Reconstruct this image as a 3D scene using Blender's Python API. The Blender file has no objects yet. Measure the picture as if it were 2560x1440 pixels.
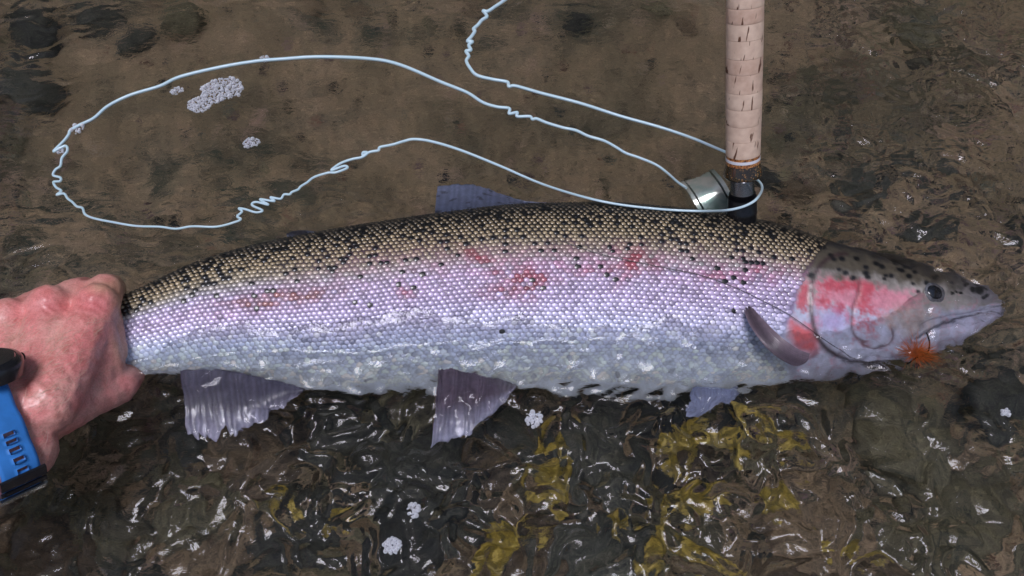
import bpy, bmesh, math, random
import numpy as np
from mathutils import Vector, Matrix

random.seed(7)
rng = np.random.default_rng(7)
scene = bpy.context.scene
COL = scene.collection

# ------------------------------------------------------------------ camera
FPX = 2130.0                       # focal length in pixels of the 2560 wide photo
PITCH = math.radians(60)
CAM = np.array([0.0, -0.30, 0.5196])
FW = np.array([0, math.cos(PITCH), -math.sin(PITCH)])
UP = np.array([0, math.sin(PITCH), math.cos(PITCH)])
RT = np.array([1.0, 0, 0])
cam_d = bpy.data.cameras.new('camera')
cam_d.sensor_width = 36.0
cam_d.lens = 36.0 * FPX / 2560.0
cam_d.clip_start = 0.01
cam_d.clip_end = 200
cam = bpy.data.objects.new('camera', cam_d)
COL.objects.link(cam)
cam.location = CAM
cam.rotation_euler = (math.pi / 2 - PITCH, 0, 0)
scene.camera = cam

# ------------------------------------------------------------------ sky and sun
SUN_EL, SUN_AZ = math.radians(79), math.radians(200)      # azimuth clockwise from +Y: behind the angler
world = bpy.data.worlds.new('World')
scene.world = world
world.use_nodes = True
wn = world.node_tree
bg = wn.nodes['Background']
sky = wn.nodes.new('ShaderNodeTexSky')
sky.sky_type = 'NISHITA'
sky.sun_disc = False
sky.sun_elevation = SUN_EL
sky.sun_rotation = SUN_AZ
sky.dust_density = 3.0
sky.air_density = 1.0
sky.ozone_density = 1.5
wn.links.new(sky.outputs[0], bg.inputs[0])
bg.inputs[1].default_value = 0.055
sun_d = bpy.data.lights.new('sun', 'SUN')
sun_d.energy = 1.5
sun_d.angle = math.radians(20)
sun_d.color = (0.91, 0.90, 1.0)
sun = bpy.data.objects.new('sun', sun_d)
COL.objects.link(sun)
sd = Vector((math.sin(SUN_AZ) * math.cos(SUN_EL), math.cos(SUN_AZ) * math.cos(SUN_EL), math.sin(SUN_EL)))
sun.rotation_euler = (-sd).to_track_quat('-Z', 'Y').to_euler()
scene.view_settings.view_transform = 'Standard'
scene.view_settings.look = 'None'
scene.view_settings.gamma = 1.0
scene.view_settings.exposure = 0.5
scene.cycles.max_bounces = 10
scene.cycles.transmission_bounces = 8
scene.cycles.glossy_bounces = 3
scene.cycles.diffuse_bounces = 3
scene.cycles.sample_clamp_indirect = 6.0

# ------------------------------------------------------------------ helpers
def norm(v):
    v = np.asarray(v, float)
    return v / (np.linalg.norm(v, axis=-1, keepdims=True) + 1e-12)

def ray(px, py):
    return norm(FW + RT * ((px - 1280) / FPX) - UP * ((py - 720) / FPX))

def P(px, py, z):
    """world point at height z seen at that picture point through air"""
    d = ray(px, py)
    return CAM + d * ((z - CAM[2]) / d[2])

def refr(d):
    e = 1 / 1.33
    c = -d[2]
    k = 1 - e * e * (1 - c * c)
    return np.array([d[0] * e, d[1] * e, d[2] * e + (e * c - math.sqrt(k))])

def Pw(px, py, z):
    """the same, through the water surface at z = 0 when z is below it"""
    if z >= 0:
        return P(px, py, z)
    q = P(px, py, 0.0)
    d = refr(ray(px, py))
    return q + d * (z / d[2])

def on_plane(px, py, p0, n):
    d = ray(px, py)
    t = np.dot(p0 - CAM, n) / np.dot(d, n)
    p = CAM + d * t
    if p[2] < 0:
        q = P(px, py, 0.0)
        d = refr(d)
        p = q + d * (np.dot(p0 - q, n) / np.dot(d, n))
    return p

def proj(p):
    v = np.asarray(p) - CAM
    w = v @ FW
    return 1280 + FPX * (v @ RT) / w, 720 - FPX * (v @ UP) / w

def pchip(xk, yk, x):
    xk = np.asarray(xk, float); yk = np.asarray(yk, float)
    h = np.diff(xk); dl = np.diff(yk) / h
    m = np.zeros_like(yk)
    for i in range(1, len(xk) - 1):
        if dl[i - 1] * dl[i] > 0:
            w1 = 2 * h[i] + h[i - 1]; w2 = h[i] + 2 * h[i - 1]
            m[i] = (w1 + w2) / (w1 / dl[i - 1] + w2 / dl[i])
    m[0] = dl[0]; m[-1] = dl[-1]
    x = np.clip(x, xk[0], xk[-1])
    i = np.clip(np.searchsorted(xk, x) - 1, 0, len(h) - 1)
    t = (x - xk[i]) / h[i]
    return ((2*t**3-3*t**2+1)*yk[i] + (t**3-2*t**2+t)*h[i]*m[i] + (-2*t**3+3*t**2)*yk[i+1] + (t**3-t**2)*h[i]*m[i+1])

def catmull(pts, per=8):
    pts = np.asarray(pts, float)
    a = np.vstack([2 * pts[0] - pts[1], pts, 2 * pts[-1] - pts[-2]])
    out = []
    t = np.linspace(0, 1, per, endpoint=False)[:, None]
    for i in range(len(pts) - 1):
        p0, p1, p2, p3 = a[i], a[i+1], a[i+2], a[i+3]
        out.append(0.5 * ((2*p1) + (-p0+p2)*t + (2*p0-5*p1+4*p2-p3)*t**2 + (-p0+3*p1-3*p2+p3)*t**3))
    out.append(pts[-1:])
    return np.vstack(out)

_perm = np.concatenate([rng.permutation(256)] * 3)
_gr = np.array([[math.cos(a), math.sin(a)] for a in np.linspace(0, 2*math.pi, 32, endpoint=False)])
def pnoise(x, y, seed=0):
    x = np.asarray(x, float) + seed * 17.31; y = np.asarray(y, float) + seed * 9.17
    xi = np.floor(x).astype(int); yi = np.floor(y).astype(int)
    xf = x - xi; yf = y - yi
    xi &= 255; yi &= 255
    u = xf**3*(xf*(xf*6-15)+10); v = yf**3*(yf*(yf*6-15)+10)
    def g(a, b, dx, dy):
        h = _gr[_perm[_perm[a] + b] & 31]
        return h[..., 0]*dx + h[..., 1]*dy
    a = g(xi, yi, xf, yf); b = g(xi+1, yi, xf-1, yf)
    c = g(xi, yi+1, xf, yf-1); d = g(xi+1, yi+1, xf-1, yf-1)
    return 1.5 * ((a*(1-u)+b*u)*(1-v) + (c*(1-u)+d*u)*v)

def fbm(x, y, o=4, seed=0):
    s = 0; a = 1
    for i in range(o):
        s = s + a * pnoise(x * 2**i, y * 2**i, seed + i * 3)
        a *= 0.5
    return s

def ss(a, b, x):
    t = np.clip((np.asarray(x, float) - a) / (b - a), 0, 1)
    return t * t * (3 - 2 * t)

def lin(*c):
    c = np.array(c, float) / 255.0
    return np.where(c <= 0.04045, c / 12.92, ((c + 0.055) / 1.055) ** 2.4)

def link(name, me, mat=None, parent=None, smooth=True):
    o = bpy.data.objects.new(name, me)
    COL.objects.link(o)
    if mat: me.materials.append(mat)
    if smooth and len(me.polygons):
        me.polygons.foreach_set('use_smooth', np.ones(len(me.polygons), bool))
    if parent is not None:
        o.parent = parent
        o.matrix_parent_inverse = Matrix.Translation(-parent.location)
    return o

def mesh(name, verts, faces, mat=None, parent=None, smooth=True, col=None):
    me = bpy.data.meshes.new(name)
    verts = np.asarray(verts, float)
    fa = faces if isinstance(faces, np.ndarray) else None
    if fa is not None:
        k = fa.shape[1]
        me.vertices.add(len(verts)); me.vertices.foreach_set('co', verts.ravel())
        me.loops.add(fa.size); me.loops.foreach_set('vertex_index', fa.astype(np.int32).ravel())
        me.polygons.add(len(fa))
        me.polygons.foreach_set('loop_start', np.arange(0, fa.size, k, dtype=np.int32))
        me.update(calc_edges=True)
    else:
        me.from_pydata([tuple(v) for v in verts], [], [tuple(f) for f in faces])
    if col is not None:
        at = me.color_attributes.new('Col', 'FLOAT_COLOR', 'POINT')
        c4 = np.ones((len(verts), 4)); c4[:, :3] = col
        at.data.foreach_set('color', c4.ravel())
    me.validate()
    return link(name, me, mat, parent, smooth)

def tag(o, label=None, cat=None, group=None, kind=None):
    if label: o['label'] = label
    if cat: o['category'] = cat
    if group: o['group'] = group
    if kind: o['kind'] = kind
    return o

def thing(name, loc, label, cat, group=None):
    o = bpy.data.objects.new(name, None)
    COL.objects.link(o)
    o.location = loc
    o.empty_display_size = 0.02
    return tag(o, label, cat, group)

def grid_faces(nu, nv, wrap_v=False):
    i = np.arange(nu - 1)[:, None]; j = np.arange(nv if wrap_v else nv - 1)[None, :]
    j2 = (j + 1) % nv
    f = np.stack([i*nv+j, (i+1)*nv+j, (i+1)*nv+j2, i*nv+j2], -1)
    return f.reshape(-1, 4)

def frames(pts):
    pts = np.asarray(pts, float)
    t = norm(np.gradient(pts, axis=0))
    n = np.zeros_like(pts)
    ref = np.array([0, 0, 1.0]) if abs(t[0][2]) < .9 else np.array([1.0, 0, 0])
    n[0] = norm(np.cross(t[0], ref))
    for i in range(1, len(pts)):
        v = n[i-1] - t[i] * np.dot(n[i-1], t[i])
        n[i] = norm(v)
    return t, n, np.cross(t, n)

def tube_data(pts, rad, seg=8, cap=True):
    pts = np.asarray(pts, float)
    rad = np.broadcast_to(np.asarray(rad, float), (len(pts),))
    t, n, b = frames(pts)
    a = np.linspace(0, 2*math.pi, seg, endpoint=False)
    v = pts[:, None] + rad[:, None, None] * (np.cos(a)[None, :, None]*n[:, None] + np.sin(a)[None, :, None]*b[:, None])
    v = v.reshape(-1, 3)
    f = [tuple(x) for x in grid_faces(len(pts), seg, True)]
    if cap:
        f.append(tuple(range(seg - 1, -1, -1)))
        f.append(tuple(range((len(pts)-1)*seg, len(pts)*seg)))
    return v, f

def tube(name, pts, rad, mat, parent=None, seg=8):
    v, f = tube_data(pts, rad, seg)
    return mesh(name, v, f, mat, parent)

def lathe(name, c0, axis, prof, mat, parent=None, seg=40):
    """prof: (distance along the axis, radius)"""
    axis = norm(axis)
    s = norm(np.cross(axis, [1.0, 0.2, 0])); b = np.cross(axis, s)
    a = np.linspace(0, 2*math.pi, seg, endpoint=False)
    ring = np.cos(a)[:, None]*s + np.sin(a)[:, None]*b
    v = np.vstack([c0 + axis*d + ring*r for d, r in prof])
    f = [tuple(x) for x in grid_faces(len(prof), seg, True)]
    f.append(tuple(range(seg-1, -1, -1))); f.append(tuple(range((len(prof)-1)*seg, len(prof)*seg)))
    o = mesh(name, v, f, mat, parent)
    m = o.modifiers.new('edges', 'EDGE_SPLIT'); m.split_angle = math.radians(50)
    return o

# ------------------------------------------------------------------ materials
class NT:
    def __init__(s, name):
        s.m = bpy.data.materials.new(name); s.m.use_nodes = True
        s.t = s.m.node_tree; s.b = s.t.nodes['Principled BSDF']; s.out = s.t.nodes['Material Output']
    def n(s, kind, **kw):
        x = s.t.nodes.new('ShaderNode' + kind)
        for k, v in kw.items():
            if isinstance(v, (int, float, str, bool)) and hasattr(x, k): setattr(x, k, v)
            else: x.inputs[k].default_value = v
        return x
    def l(s, a, b): s.t.links.new(a, b)
    def set(s, **kw):
        for k, v in kw.items():
            s.b.inputs[k.replace('_', ' ')].default_value = v
        return s
    def noise(s, scale, detail=4, rough=0.55, vec=None, dist=0.0):
        x = s.n('TexNoise'); x.inputs['Scale'].default_value = scale; x.inputs['Detail'].default_value = detail
        x.inputs['Roughness'].default_value = rough; x.inputs['Distortion'].default_value = dist
        if vec is not None: s.l(vec, x.inputs['Vector'])
        return x
    def obj(s, scale=None):
        t = s.n('TexCoord').outputs['Object']
        if scale is None: return t
        m = s.n('Mapping'); m.inputs['Scale'].default_value = scale
        s.l(t, m.inputs['Vector'])
        return m.outputs[0]
    def ramp(s, fac, stops):
        r = s.n('ValToRGB'); e = r.color_ramp.elements
        while len(e) < len(stops): e.new(0.5)
        for k, (p, c) in enumerate(stops):
            e[k].position = p; e[k].color = (*c, 1) if len(c) == 3 else c
        s.l(fac, r.inputs[0])
        return r.outputs[0]
    def mix(s, fac, a, b, mode='MIX'):
        x = s.n('Mix'); x.data_type = 'RGBA'; x.blend_type = mode
        for i, v in ((0, fac), (6, a), (7, b)):
            if hasattr(v, 'is_output') or hasattr(v, 'links'): s.l(v, x.inputs[i])
            else: x.inputs[i].default_value = v if i == 0 else (*v, 1)
        return x.outputs[2]
    def bump(s, h, strength=0.3, dist=0.001, normal=None):
        b = s.n('Bump'); b.inputs['Strength'].default_value = strength; b.inputs['Distance'].default_value = dist
        s.l(h, b.inputs['Height'])
        if normal is not None: s.l(normal, b.inputs['Normal'])
        s.l(b.outputs[0], s.b.inputs['Normal'])
        return b.outputs[0]

def simple(name, c, rough=0.5, metal=0.0, coat=0.0, var=0.0, scale=300):
    n = NT(name); n.set(Roughness=rough, Metallic=metal, Coat_Weight=coat)
    c = tuple(c)
    if var:
        f = n.noise(scale, 5, vec=n.obj())
        r = n.ramp(f.outputs[0], [(0.3, tuple(x*(1-var) for x in c)), (0.7, tuple(min(1, x*(1+var)) for x in c))])
        n.l(r, n.b.inputs['Base Color'])
    else:
        n.b.inputs['Base Color'].default_value = (*c, 1)
    return n.m

def m_attr(name, rough=0.35, coat=0.5, coat_r=0.08, metal=0.0, mottle=0.25, mscale=900, bump=0.25, bscale=1500, sss=0.0):
    n = NT(name)
    a = n.n('Attribute'); a.attribute_name = 'Col'
    f = n.noise(mscale, 4, vec=n.obj())
    r = n.ramp(f.outputs[0], [(0.3, (1-mottle,)*3), (0.7, (1+mottle*.4,)*3)])
    n.l(n.mix(1.0, a.outputs['Color'], r, 'MULTIPLY'), n.b.inputs['Base Color'])
    n.set(Roughness=rough, Coat_Weight=coat, Coat_Roughness=coat_r, Metallic=metal)
    if sss:
        n.set(Subsurface_Weight=sss, Subsurface_Scale=0.004)
        n.b.inputs['Subsurface Radius'].default_value = (1, .35, .2)
    g = n.noise(bscale, 3, vec=n.obj())
    n.bump(g.outputs[0], bump, 0.0006)
    return n.m

M = {}
M['fish_skin'] = m_attr('wet_fish_skin', 0.42, 0.3, 0.22, 0.0, 0.22, 260, 0.35, 900)
M['scale'] = m_attr('fish_scale', 0.36, 0.7, 0.10, 0.12, 0.18, 1400, 0.15, 2500)
M['fin'] = m_attr('fin_membrane', 0.4, 0.5, 0.12, 0.0, 0.25, 300, 0.3, 900)
M['line'] = simple('pale_blue_line', (0.55, 0.72, 0.80), 0.35, coat=0.3)
M['leader'] = simple('leader_nylon', (0.05, 0.045, 0.04), 0.25, coat=0.4)
M['black_metal'] = simple('black_anodised_metal', (0.02, 0.02, 0.024), 0.28, 0.6, 0.3, var=.3)
M['steel'] = simple('threaded_steel', (0.55, 0.56, 0.6), 0.22, 1.0)
M['white_band'] = simple('white_inlay', (0.72, 0.72, 0.78), 0.3, coat=.4)

def cork():
    n = NT('cork')
    oi = n.n('ObjectInfo')
    ob = n.obj()
    ad = n.n('VectorMath'); ad.operation = 'ADD'
    sc = n.n('VectorMath'); sc.operation = 'SCALE'; sc.inputs['Scale'].default_value = 3.0
    cb = n.n('CombineXYZ'); 
    for k in range(3): n.l(oi.outputs['Random'], cb.inputs[k])
    n.l(cb.outputs[0], sc.inputs[0]); n.l(ob, ad.inputs[0]); n.l(sc.outputs[0], ad.inputs[1])
    v = ad.outputs[0]
    base = n.ramp(oi.outputs['Random'], [(0, (.66, .45, .34)), (.5, (.74, .55, .43)), (1, (.58, .37, .28))])
    mp = n.n('Mapping'); mp.inputs['Scale'].default_value = (40, 330, 330); n.l(v, mp.inputs[0])   # fine rings around the grip
    g = n.noise(1.0, 4, vec=v); g.inputs['Scale'].default_value = 180
    c = n.mix(0.35, base, n.ramp(g.outputs[0], [(.3, (.42, .26, .18)), (.65, (.80, .62, .48))]), 'MIX')
    mp2 = n.n('Mapping'); mp2.inputs['Scale'].default_value = (520, 70, 70); n.l(v, mp2.inputs[0])
    p = n.noise(1.0, 2, .5, vec=mp2.outputs[0])
    pit = n.ramp(p.outputs[0], [(.625, (0, 0, 0)), (.665, (1, 1, 1))])
    c = n.mix(pit, c, (.13, .055, .03))
    n.l(c, n.b.inputs['Base Color'])
    n.set(Roughness=0.62)
    n.bump(pit, -0.5, 0.001)
    return n.m
M['cork'] = cork()

def glitter():
    n = NT('rust_cork_composite')
    v = n.n('TexVoronoi'); v.inputs['Scale'].default_value = 900; n.l(n.obj(), v.inputs['Vector'])
    c = n.ramp(v.outputs['Color'], [(.2, (.07, .02, .008)), (.5, (.33, .11, .03)), (.85, (.62, .3, .1))])
    n.l(c, n.b.inputs['Base Color']); n.set(Roughness=.35, Coat_Weight=.5)
    return n.m
M['rust'] = glitter()

def winding():
    n = NT('dark_varnished_winding')
    v = n.n('TexVoronoi'); v.inputs['Scale'].default_value = 1100; n.l(n.obj(), v.inputs['Vector'])
    c = n.ramp(v.outputs['Color'], [(.3, (.02, .014, .008)), (.75, (.045, .028, .012)), (.93, (.3, .15, .05))])
    n.l(c, n.b.inputs['Base Color']); n.set(Roughness=.12, Coat_Weight=1.0, Coat_Roughness=.02)
    return n.m
M['winding'] = winding()

def reel_metal():
    n = NT('pale_green_reel')
    f = n.noise(60, 3, vec=n.obj())
    c = n.ramp(f.outputs[0], [(.35, (.34, .50, .44)), (.5, (.55, .68, .62)), (.65, (.78, .78, .72))])
    n.l(c, n.b.inputs['Base Color']); n.set(Metallic=.5, Roughness=.16, Coat_Weight=.4)
    return n.m
M['reel'] = reel_metal()

def skin():
    n = NT('wet_skin')
    a = n.n('Attribute'); a.attribute_name = 'Col'
    f = n.noise(110, 6, .65, vec=n.obj(), dist=.6)
    r = n.ramp(f.outputs[0], [(.28, (.78, .62, .58)), (.5, (1, .96, .95)), (.72, (1.12, 1.15, 1.12))])
    c = n.mix(1.0, a.outputs['Color'], r, 'MULTIPLY')
    f2 = n.noise(900, 3, .6, vec=n.obj())
    c = n.mix(1.0, c, n.ramp(f2.outputs[0], [(.35, (.86, .80, .79)), (.6, (1.05, 1.05, 1.05))]), 'MULTIPLY')
    n.l(c, n.b.inputs['Base Color'])
    n.set(Roughness=.42, Subsurface_Weight=.12, Subsurface_Scale=.004, Coat_Weight=.25, Coat_Roughness=.2)
    n.b.inputs['Subsurface Radius'].default_value = (1, .35, .2)
    v = n.n('TexVoronoi'); v.inputs['Scale'].default_value = 620; v.feature = 'DISTANCE_TO_EDGE'
    d = n.noise(140, 4, .6, vec=n.obj(), dist=1.0)
    w = n.mix(.02, n.obj(), d.outputs[1], 'ADD')
    n.l(w, v.inputs['Vector'])
    h = n.ramp(v.outputs['Distance'], [(0, (0, 0, 0)), (.25, (1, 1, 1))])
    b1 = n.bump(h, .12, .0005)
    e = n.noise(300, 5, .6, vec=n.obj(), dist=.3)
    n.bump(e.outputs[0], .22, .0014, b1)
    return n.m
M['skin'] = skin()
M['strap'] = simple('blue_silicone', (0.035, 0.21, 0.62), 0.45, coat=.15, var=.12, scale=120)
M['watch_black'] = simple('black_resin', (0.012, 0.012, 0.016), 0.25, coat=.5)
M['hair'] = simple('fine_pale_hair', (.62, .48, .36), .35)

def water_mat():
    n = NT('river_water')
    g = n.n('BsdfGlass'); g.inputs['IOR'].default_value = 1.33; g.inputs['Roughness'].default_value = 0.0
    g.inputs['Color'].default_value = (1, 1, 1, 1)
    mp = n.obj((1, 1.6, 1))
    a = n.noise(150, 3, .55, vec=mp, dist=.8)
    b = n.n('Bump'); b.inputs['Strength'].default_value = .30; b.inputs['Distance'].default_value = .0016
    n.l(a.outputs[0], b.inputs['Height']); n.l(b.outputs[0], g.inputs['Normal'])
    n.t.nodes.remove(n.b)
    n.l(g.outputs[0], n.out.inputs['Surface'])
    return n.m
M['water'] = water_mat()

def bed_mat():
    n = NT('silty_riverbed')
    ob = n.obj()
    big = n.noise(7, 4, .6, vec=ob, dist=.4)
    c = n.ramp(big.outputs[0], [(.33, (.115, .098, .062)), (.47, (.235, .180, .112)), (.6, (.29, .22, .145)), (.74, (.17, .152, .098))])
    mid = n.noise(30, 6, .66, vec=n.obj((.65, 1.5, 1)), dist=1.2)
    cl = n.noise(3.6, 3, .5, vec=n.obj((.8, 1.4, 1)), dist=.5)
    mm = n.mix(1.0, n.ramp(mid.outputs[0], [(.46, (0, 0, 0)), (.60, (1, 1, 1))]), n.ramp(cl.outputs[0], [(.42, (.12, .12, .12)), (.60, (1, 1, 1))]), 'MULTIPLY')
    c = n.mix(mm, c, (.045, .055, .040))
    pk = n.noise(21, 4, .6, vec=n.obj((1, 1, 3)), dist=.8)
    c = n.mix(n.ramp(pk.outputs[0], [(.60, (0, 0, 0)), (.72, (.6, .6, .6))]), c, (.40, .27, .23))
    fine = n.noise(190, 5, .65, vec=ob)
    c = n.mix(1.0, c, n.ramp(fine.outputs[0], [(.32, (.32, .33, .31)), (.66, (1.45, 1.38, 1.3))]), 'MULTIPLY')
    n.l(c, n.b.inputs['Base Color']); n.set(Roughness=.9)
    n.bump(fine.outputs[0], .8, .004)
    return n.m
M['bed'] = bed_mat()

def stone_mat(name, a, b, d):
    n = NT(name)
    oi = n.n('ObjectInfo')
    f = n.noise(2.4, 6, .65, vec=n.obj(), dist=.8)
    c = n.ramp(f.outputs[0], [(.36, d), (.5, a), (.64, b)])
    r = n.ramp(oi.outputs['Random'], [(0, (.38, .38, .37)), (1, (1.0, .97, .90))])
    c = n.mix(1.0, c, r, 'MULTIPLY')
    f2 = n.noise(13, 6, .7, vec=n.obj())
    c = n.mix(1.0, c, n.ramp(f2.outputs[0], [(.32, (.35, .36, .33)), (.5, (.9, .9, .88)), (.68, (1.5, 1.45, 1.35))]), 'MULTIPLY')
    n.l(c, n.b.inputs['Base Color']); n.set(Roughness=.8)
    n.bump(f2.outputs[0], .6, .003)
    return n.m
M['stone_olive'] = stone_mat('olive_stone', (.17, .155, .095), (.27, .24, .15), (.06, .064, .042))
M['stone_brown'] = stone_mat('brown_stone', (.21, .155, .10), (.33, .245, .165), (.08, .064, .042))
M['stone_dark'] = stone_mat('dark_stone', (.06, .064, .054), (.12, .12, .10), (.025, .03, .026))
M['stone_pale'] = stone_mat('pale_stone', (.34, .31, .29), (.5, .47, .46), (.2, .17, .14))

def leaf_mat():
    n = NT('yellow_leaf')
    f = n.noise(45, 5, .6, vec=n.obj(), dist=1)
    c = n.ramp(f.outputs[0], [(.36, (.07, .055, .018)), (.5, (.30, .22, .035)), (.64, (.58, .44, .12))])
    n.l(c, n.b.inputs['Base Color']); n.set(Roughness=.5)
    return n.m
M['leaf'] = leaf_mat()
M['gravel'] = m_attr('gravel', .8, 0, .1, 0, .35, 240, .4, 600)
M['bank'] = simple('dark_foliage', (.022, .034, .016), .8, var=.7, scale=1.2)

def foam_mat():
    n = NT('foam_bubble_film')
    n.set(Roughness=.12)
    n.b.inputs['Base Color'].default_value = (.82, .84, .92, 1)
    n.set(Coat_Weight=.8, Coat_Roughness=.03)
    tr = n.n('BsdfTransparent')
    mx = n.n('MixShader')
    lw = n.n('LayerWeight'); lw.inputs['Blend'].default_value = .5
    r = n.ramp(lw.outputs['Facing'], [(.0, (.46, .46, .46)), (.5, (.85, .85, .85)), (1, (1, 1, 1))])
    n.l(r, mx.inputs[0]); n.l(tr.outputs[0], mx.inputs[1]); n.l(n.b.outputs[0], mx.inputs[2])
    n.l(mx.outputs[0], n.out.inputs['Surface'])
    return n.m
M['foam'] = foam_mat()
M['hackle'] = simple('orange_hackle', (.62, .14, .02), .45, var=.35, scale=200)
M['hackle_brown'] = simple('brown_hackle', (.22, .075, .02), .45, var=.3, scale=200)
M['hook'] = simple('black_hook', (.012, .012, .014), .2, .7)
M['eye_iris'] = simple('fish_iris', (.15, .15, .17), .25, .2, .8, var=.4, scale=500)
M['eye_pupil'] = simple('fish_pupil', (.012, .014, .02), .08, 0, 1.0)

# ------------------------------------------------------------------ riverbed
def bed_z(x, y):
    z = -0.135 + 0.018 * fbm(x * 5, y * 5, 3, 5) + 0.007 * fbm(x * 22, y * 22, 3, 11)
    z = z - 0.02 * ss(.1, .6, y) 
    return z
def axis_pts(lo, hi, step, far, n=22):
    core = np.arange(lo, hi + step / 2, step)
    g = (np.geomspace(step, far, n)).cumsum()
    return np.concatenate([(lo - g)[::-1], core, hi + g])
bx = axis_pts(-.6, .6, .006, .6); by = axis_pts(-.4, .8, .006, .6)
X, Y = np.meshgrid(bx, by, indexing='ij')
Z = bed_z(X, Y)
bed = mesh('riverbed', np.stack([X, Y, Z], -1).reshape(-1, 3), grid_faces(len(bx), len(by)), M['bed'])
tag(bed, 'brown silty riverbed under the shallow water', kind='structure')

# stones on the riverbed, each a thing of its own
def stone_mesh(seed):
    bm = bmesh.new()
    bmesh.ops.create_icosphere(bm, subdivisions=3, radius=1)
    r = np.random.default_rng(seed)
    ph = r.uniform(0, 50, 3)
    for v in bm.verts:
        c = v.co
        k = 1 + .28 * float(pnoise(c.x * 1.1 + ph[0] + c.z, c.y * 1.1 + ph[1])) + .10 * float(pnoise(c.x * 3 + ph[2], c.y * 3 + c.z * 3))
        v.co = c * k
        v.co.z *= .62
    me = bpy.data.meshes.new('river_stone')
    bm.to_mesh(me); bm.free()
    me.polygons.foreach_set('use_smooth', np.ones(len(me.polygons), bool))
    return me
STONES = [stone_mesh(s) for s in range(7)]
SK = {'olive': ('rounded olive brown stone lying on the riverbed', 'olive stones on the riverbed'),
      'brown': ('rounded reddish brown stone lying on the riverbed', 'brown stones on the riverbed'),
      'dark': ('blackish stone lying on the riverbed', 'dark stones on the riverbed'),
      'pale': ('small pale grey pebble lying on the riverbed', 'pale pebbles on the riverbed')}
def stone(px, py, size, kind, k):
    q = Pw(px, py, -.12)
    me = STONES[k % len(STONES)]
    key = me.name.split('.')[0]
    o = bpy.data.objects.new('river_stone' if kind != 'pale' else 'pebble', me.copy() if False else me)
    COL.objects.link(o)
    s = size
    zz = float(bed_z(q[0], q[1]))
    o.scale = (s, s * random.uniform(.6, .95), s * random.uniform(.7, 1))
    o.rotation_euler = (random.uniform(-.25, .25), random.uniform(-.25, .25), random.uniform(0, 6.28))
    o.location = (q[0], q[1], zz + s * .2)
    if not me.materials: me.materials.append(M['stone_olive'])
    o.material_slots[0].link = 'OBJECT'
    o.material_slots[0].material = M['stone_' + kind]
    tag(o, SK[kind][0], 'stone' if kind != 'pale' else 'pebble', SK[kind][1])
kk = 0
placed = []
def try_stone(px, py, size, kind):
    global kk
    rpx = size / .00034
    for (a, b, c) in placed:
        if math.hypot(a - px, b - py) < (c + rpx) * .72: return
    placed.append((px, py, rpx)); stone(px, py, size, kind, kk); kk += 1
for (px, py, s, kd) in [(640, 1120, .042, 'brown'), (860, 1090, .04, 'dark'), (480, 1260, .034, 'olive'), (250, 1300, .036, 'olive'), (120, 1380, .034, 'brown'),
                        (500, 1400, .03, 'brown'), (760, 1330, .038, 'dark'), (1060, 1180, .045, 'dark'), (1500, 1120, .04, 'dark'), (2250, 1080, .05, 'olive'),
                        (2050, 1300, .04, 'brown'), (2420, 1300, .045, 'olive'), (1480, 1380, .035, 'dark'), (1000, 1400, .035, 'dark'),
                        (70, 50, .04, 'dark'), (230, 10, .03, 'dark'), (330, 80, .022, 'dark'), (60, 215, .035, 'dark'), (170, 130, .026, 'olive'), (40, 340, .028, 'dark'), (440, 20, .026, 'olive'),
                        (2520, 990, .034, 'dark'), (2540, 1110, .03, 'dark'), (2440, 930, .024, 'dark'), (2150, 470, .028, 'dark'), (2330, 560, .026, 'dark'), (2300, 60, .03, 'olive')]:
    try_stone(px, py, s, kd)
for i in range(620):
    lower = random.random() < .72
    px = random.uniform(-60, 2620)
    if lower: py = random.uniform(980, 1470)
    else:
        py = random.uniform(-40, 520)
        if 90 < px < 1880 and py > 40: continue
        if px > 1900: py = random.uniform(-40, 700)
    if px < 350 and 700 < py < 1050: continue
    try_stone(px, py, random.choice([.010, .012, .015, .018, .022, .028] if lower else [.008, .010, .013, .016]), random.choices(['olive', 'brown', 'dark', 'pale'], [5, 3.5, 3, .0])[0])
for (px, py) in [(285, 1218), (420, 1212), (235, 1292), (240, 1432), (458, 1420), (2310, 1275), (2190, 1340), (1960, 1215), (1020, 1240), (1130, 1200)]:
    stone(px, py, random.uniform(.004, .0065), 'pale', kk); kk += 1

# gravel between the stones: too much of it to count
def gravel():
    r = np.random.default_rng(31)
    bmg = bmesh.new(); bmesh.ops.create_icosphere(bmg, subdivisions=1, radius=1)
    bv = np.array([v.co[:] for v in bmg.verts]); bf = np.array([[v.index for v in f.verts] for f in bmg.faces]); bmg.free()
    V, F, Cc = [], [], []
    pal = [lin(112, 104, 78), lin(128, 100, 80), lin(66, 66, 56), lin(146, 130, 108), lin(92, 92, 76), lin(120, 98, 92), lin(44, 46, 42)]
    k = 0
    while k < 3600:
        x, y = r.uniform(-.50, .50), r.uniform(-.30, .42)
        px, py = proj(np.array([x, y, -.12]))
        if py < 940 and not (px > 1900 or px < 120): 
            if r.random() > .10: continue
        sz = r.uniform(.0022, .0062)
        R3 = np.linalg.qr(r.normal(0, 1, (3, 3)))[0]
        g = (bv * (1 + r.uniform(-.22, .22, (len(bv), 1)))) @ R3 * sz * np.array([1, r.uniform(.6, 1), .62])
        V.append(g + np.array([x, y, float(bed_z(x, y)) + sz * .3])); F.append(bf + k * len(bv))
        Cc.append(np.repeat((pal[r.integers(len(pal))] * r.uniform(.4, 1.15))[None], len(bv), 0)); k += 1
    o = mesh('gravel', np.vstack(V), np.vstack(F), M['gravel'], col=np.vstack(Cc))
    tag(o, 'fine mixed brown gravel between the stones of the riverbed', 'gravel', kind='stuff')
gravel()

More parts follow.
